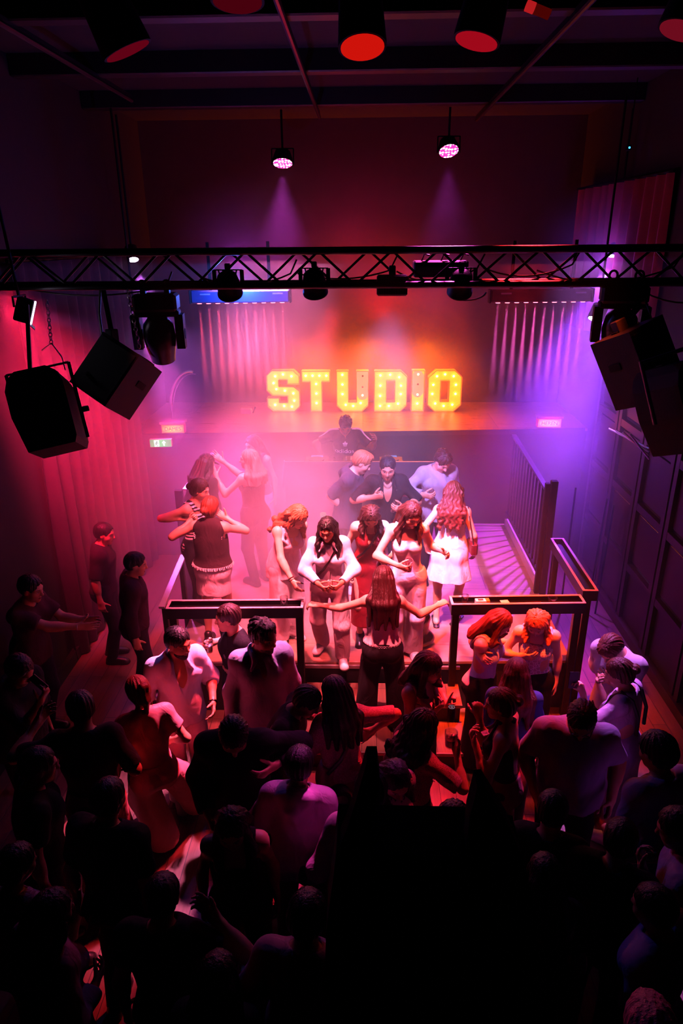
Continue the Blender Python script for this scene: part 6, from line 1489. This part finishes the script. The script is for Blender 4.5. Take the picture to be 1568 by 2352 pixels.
single('straw_cup', MB().lathe([(0, 0), (.03, 0), (.038, .12), (.034, .12), (.028, .006), (0, .006)], at(742, 1200, y=7.6), n=16), emis('teal_cup', '#58c8b8', .35), 'pale teal cup beside the black haired woman', 'cup')
# ---- the big unlit fixture near the camera
c_ = at(960, 2150, y=1.15); fx = thing('stage_light', 'large unlit black stage light with pointed yoke arms close to the camera', 'stage light', (c_[0], c_[1], 0))
M_void = mat('void_black', '#020203', .95, spec=.05)
def sil(pts, y, d, nm):
    W = [at(px, py, y=y) for px, py in pts]; n_ = len(W); mb = MB(); V = [w for w in W]+[w+np.array([0, d, -.0]) for w in W]
    mb.add(V, [tuple(range(n_))[::-1], tuple(range(n_, 2*n_))]+[(i, (i+1) % n_, n_+(i+1) % n_, n_+i) for i in range(n_)]); return mb.build(nm, M_void, fx)
sil([(772, 1962), (800, 1895), (828, 1800), (842, 1752), (866, 1752), (872, 1800), (856, 1880), (842, 1968)], 1.12, .05, 'yoke_arm')
sil([(1068, 1975), (1078, 1880), (1096, 1808), (1112, 1806), (1140, 1850), (1172, 1905), (1205, 1985), (1222, 2100), (1068, 2100)], 1.12, .05, 'yoke_arm')
sil([(772, 1960), (1080, 1968), (1206, 1990), (1232, 2120), (1226, 2420), (742, 2420), (748, 2150)], 1.10, .14, 'head')
MB().box((c_[0], 1.2, 1.4), (.05, .05, 2.8)).build('stand_pole', M_void, fx)
for q in (0, 2.1, 4.2): MB().bar((c_[0], 1.2, .5), (c_[0]+.5*math.cos(q), 1.2+.5*math.sin(q), .02), .03, .03).build('stand_leg', M_void, fx)
# ================================================================ HAZE AND LIGHT
vm = bpy.data.materials.new('haze'); vm.use_nodes = True; t = vm.node_tree; t.nodes.clear(); T = NT(t)
o = T.n('ShaderNodeOutputMaterial'); v = T.n('ShaderNodeVolumeScatter', ins={'Color': (1, 1, 1, 1), 'Density': .034, 'Anisotropy': .25})
t.links.new(v.outputs[0], o.inputs['Volume'])
vu = vm.copy(); vu.name = 'haze_thin'; [x for x in vu.node_tree.nodes if x.type == 'VOLUME_SCATTER'][0].inputs['Density'].default_value = .0012
for z1, y0, m_, lb in ((4.39, 5.7, vm, 'stage haze filling the lower room from the stage front to the back wall'), (4.39, YF-.4, vu, 'thin haze in the whole lower club room')):
    hz = MB().box(((XL+XR)/2, (y0+YB+.4)/2, (z1-.4)/2), (XR-XL+.9, YB+.4-y0, z1+.4)).build('haze', m_); hz['kind'] = 'structure'; hz['label'] = lb
def cloud(nm, c, r, den, lab):
    m = bpy.data.materials.new(nm); m.use_nodes = True; t = m.node_tree; t.nodes.clear(); T = NT(t)
    o = T.n('ShaderNodeOutputMaterial'); tc = T.n('ShaderNodeTexCoord').outputs['Object']
    q = T.n('ShaderNodeVectorMath', operation='DIVIDE', ins={0: tc, 1: tuple(r)}); ln = T.n('ShaderNodeVectorMath', operation='LENGTH', ins={0: q.outputs[0]})
    f = T.math('SUBTRACT', 1.0, ln.outputs['Value'], clamp=True); f = T.math('POWER', f, 1.3)
    nz = T.n('ShaderNodeTexNoise', ins={'Vector': tc, 'Scale': 1.6, 'Detail': 2.0, 'Distortion': .4}).outputs['Fac']
    d = T.math('MULTIPLY', f, T.math('MULTIPLY_ADD', nz, den*1.6, den*.2)); v = T.n('ShaderNodeVolumeScatter', ins={'Color': (1, 1, 1, 1), 'Density': d, 'Anisotropy': .25})
    t.links.new(v.outputs[0], o.inputs['Volume'])
    mb = MB().lathe([(0, -1)]+[(math.cos(a), math.sin(a)) for a in np.linspace(-1.4, 1.4, 11)]+[(0, 1)], n=20)
    mb.v = [tuple(np.array(p)*np.array(r)) for p in mb.v]; ob = link(nm, mb.mesh(nm), m); ob.location = c; ob['kind'] = 'structure'; m.cycles.volume_step_rate = 2.0; ob['label'] = lab; return ob
cloud('smoke', (-1.0, 7.6, 1.35), (1.4, 2.0, 1.9), .95, 'thick bright pink smoke rolling over the left half of the stage')
cloud('smoke', (-2.65, 7.3, 1.7), (1.0, 2.1, 2.4), .34, 'crimson smoke along the left wall beside the stage')
cloud('smoke', (2.7, 8.7, 2.2), (1.2, 1.7, 1.8), .26, 'violet smoke hanging over the right stage railing')
cloud('smoke', (.1, 11.0, 3.3), (2.3, .7, 1.7), .6, 'orange lit smoke around the glowing bulb letters')
VG1, VG2 = at(560, 545, y=9.2), at(1398, 548, y=9.2)
cloud('smoke', VG1, (1.1, .9, .75), .30, 'violet glowing smoke above the truss by the left hot lamp')
cloud('smoke', VG2, (1.0, .9, .75), .34, 'violet glowing smoke above the truss by the right hot lamp')
cloud('smoke', at(800, 520, y=9.6), (2.3, 1.2, 1.0), .12, 'dim maroon smoke above the middle of the truss')
for c_, nm in ((LBC1, 'left'), (LBC2, 'right')): cloud('smoke', (c_[0], c_[1]+.05, c_[2]-.5), (.72, .32, .56), .8, 'smoke added to show streaks under the '+('blue-lit' if nm == 'left' else 'black')+' LED batten')  # smoke added so the batten beams show and fade downward
w = bpy.data.worlds.new('world'); SC.world = w; w.use_nodes = True
w.node_tree.nodes['Background'].inputs[0].default_value = (.02, .05, .2, 1); w.node_tree.nodes['Background'].inputs[1].default_value = .002
def spot(loc, tgt, col, W, ang, blend=.4, r=.04, name='spot'):
    l = bpy.data.lights.new(name, 'SPOT'); l.color = lin(col)[:3]; l.energy = W; l.spot_size = math.radians(ang); l.spot_blend = blend; l.shadow_soft_size = r
    o = bpy.data.objects.new(name, l); COL.objects.link(o); o.location = tuple(float(q) for q in loc)
    d = Vector(tuple(float(q) for q in tgt))-Vector(o.location); o.rotation_euler = d.to_track_quat('-Z', 'Y').to_euler(); return o
def point(loc, col, W, r=.05, name='lamp'):
    l = bpy.data.lights.new(name, 'POINT'); l.color = lin(col)[:3]; l.energy = W; l.shadow_soft_size = r
    o = bpy.data.objects.new(name, l); COL.objects.link(o); o.location = tuple(float(q) for q in loc); return o
# --- pink-red key washes from the par cans and floodlight on the truss on to the stage front, plus added ceiling spots
KP = [at(px, 652, y=5.45)+np.array([0, .10, -.19]) for px in (525, 722, 1058, 900)]
spot(KP[0], (-1.0, 6.45, 1.0), '#ff566a', 2100, 52, .9, .06)
spot(KP[1], (.05, 6.25, 1.1), '#ff7486', 2100, 50, .9, .06)
spot(KP[2], (1.45, 6.0, .6), '#ff4216', 2900, 44, .8, .06)
spot(KP[3], (.75, 6.5, 1.2), '#c8a0ff', 1000, 38, .8, .06)
spot(KP[3], (.2, 7.6, 1.4), '#a888e0', 1300, 62, 1.0, .1)
spot((1.5, 4.4, 6.1), (1.45, 5.45, 1.0), '#ff4a1a', 4200, 16, .8, .1)  # this and the next spots are added at the ceiling, out of view
spot((.2, 4.2, 6.1), (.15, 5.85, .6), '#ff5a68', 2600, 17, .8, .1)
spot((-1.3, 4.3, 6.1), (-1.25, 5.75, .9), '#ff5a70', 1800, 16, .8, .1)
# --- rim lights from over the stage on to the people in front of it
spot((-.1, 6.9, 5.8), (-1.25, 4.85, 1.3), '#ff86c8', 5000, 20, .7, .08)
spot((2.0, 7.2, 5.8), (1.95, 4.75, 1.4), '#d070e8', 3000, 26, .8, .08)
spot((.7, 6.5, 5.8), (.3, 4.75, 1.3), '#ff2c50', 3600, 24, .8, .08)
spot((.9, 6.5, 5.8), (-.1, 3.85, 1.4), '#e848b8', 5000, 19, .8, .08)
spot((-.2, 6.0, 4.1), (-1.65, 4.15, .8), '#ff3448', 1800, 25, .8, .08)
spot((1.5, 6.3, 5.7), (.8, 4.2, 1.3), '#ff2a38', 3800, 25, .8, .08)
# --- violet back lights
spot(HL3, (1.5, 7.6, 1.0), '#b858ff', 6500, 26, .5, .05)
spot(HL2+np.array([-.05, -.05, -.15]), (2.0, 8.3, .8), '#9038ff', 3400, 56, .8)
spot(HL1+np.array([.05, -.05, -.15]), (-1.9, 8.2, 1.0), '#c860e8', 1200, 56, .8)
spot(HL4+np.array([.03, -.03, -.12]), (-.9, 7.5, .6), '#e050c0', 900, 46, .8)
spot((-1.0, 7.0, 6.0), (-.95, 7.5, .6), '#ff6ea4', 6400, 36, .9, .15)  # unseen pink spot added overhead to brighten the stage smoke
spot(SLC, SLC+SLD*3, '#d070ff', 1600, 28, .5)
for c in (DC1, DC2): spot(c+np.array([0, -.06, -.14]), c+np.array([0, -1.3, -4]), '#d040d0', 200, 52, 1.0)
# --- led battens
for ey, cl in ((EY1, '#ff4a6a'), (EY2, '#e850b0')):
    for e in ey[:]: spot(e+np.array([0, 0, -.02]), e+np.array([0, .0, -2]), cl, 2200, 6, .8, .01)
point(LBC1+np.array([.05, -.25, .12]), '#3a70ff', 40, .03)  # unseen blue lamp added in front of the left batten
# --- orange letters wash
for x in (-1.2, -.4, .4, 1.2): spot((x, 11.2, 2.1), (x, 11.6, 2.5), '#ff5a0c', 330, 156, 1.0, .2)  # unseen spots added behind the letters to turn the wall orange
for x in (-.9, .1, 1.0): spot((x, 10.8, 3.1), (x, 10.2, 1.6), '#ff7010', 400, 140, 1.0, .5)  # unseen spots added above the letters to brighten smoke and ledge
spot((.3, 11.0, 3.4), (.2, 11.6, 4.9), '#ff0830', 150, 140, 1.0, .4)  # unseen red spot added to tint the upper back wall
spot((3.15, 8.9, 4.1), (1.55, 7.5, .6), '#b070ff', 3600, 27, .6, .03)
point(VG1+np.array([-.1, 0, -.3]), '#a030c0', 13, .15); point(VG2+np.array([0, 0, -.3]), '#9040e8', 24, .15); point(at(800, 560, y=9.6), '#e01850', 22, .4)  # unseen point lamps added so the smoke above the truss glows
point(DM+np.array([0, -.2, .05]), '#ff4a10', 4, .08); point(HR+np.array([0, -.2, .05]), '#ff4a10', 3, .08); point(EXC+np.array([0, -.15, 0]), '#58e0a0', 1, .08)
# --- red fill on the left
spot((-2.9, 5.7, 4.2), (-3.0, 8.2, 1.3), '#ff2254', 3000, 62, .9, .15)
SC.view_settings.view_transform = 'Standard'; SC.view_settings.look = 'None'; SC.view_settings.exposure = .3
cy = SC.cycles; cy.max_bounces = 4; cy.volume_bounces = 0; cy.diffuse_bounces = 1; cy.glossy_bounces = 1; cy.transparent_max_bounces = 8; cy.transmission_bounces = 3
cy.use_adaptive_sampling = True; cy.adaptive_threshold = .2; cy.adaptive_min_samples = 16
cy.sample_clamp_indirect = 3; cy.sample_clamp_direct = 0; cy.caustics_reflective = False; cy.caustics_refractive = False
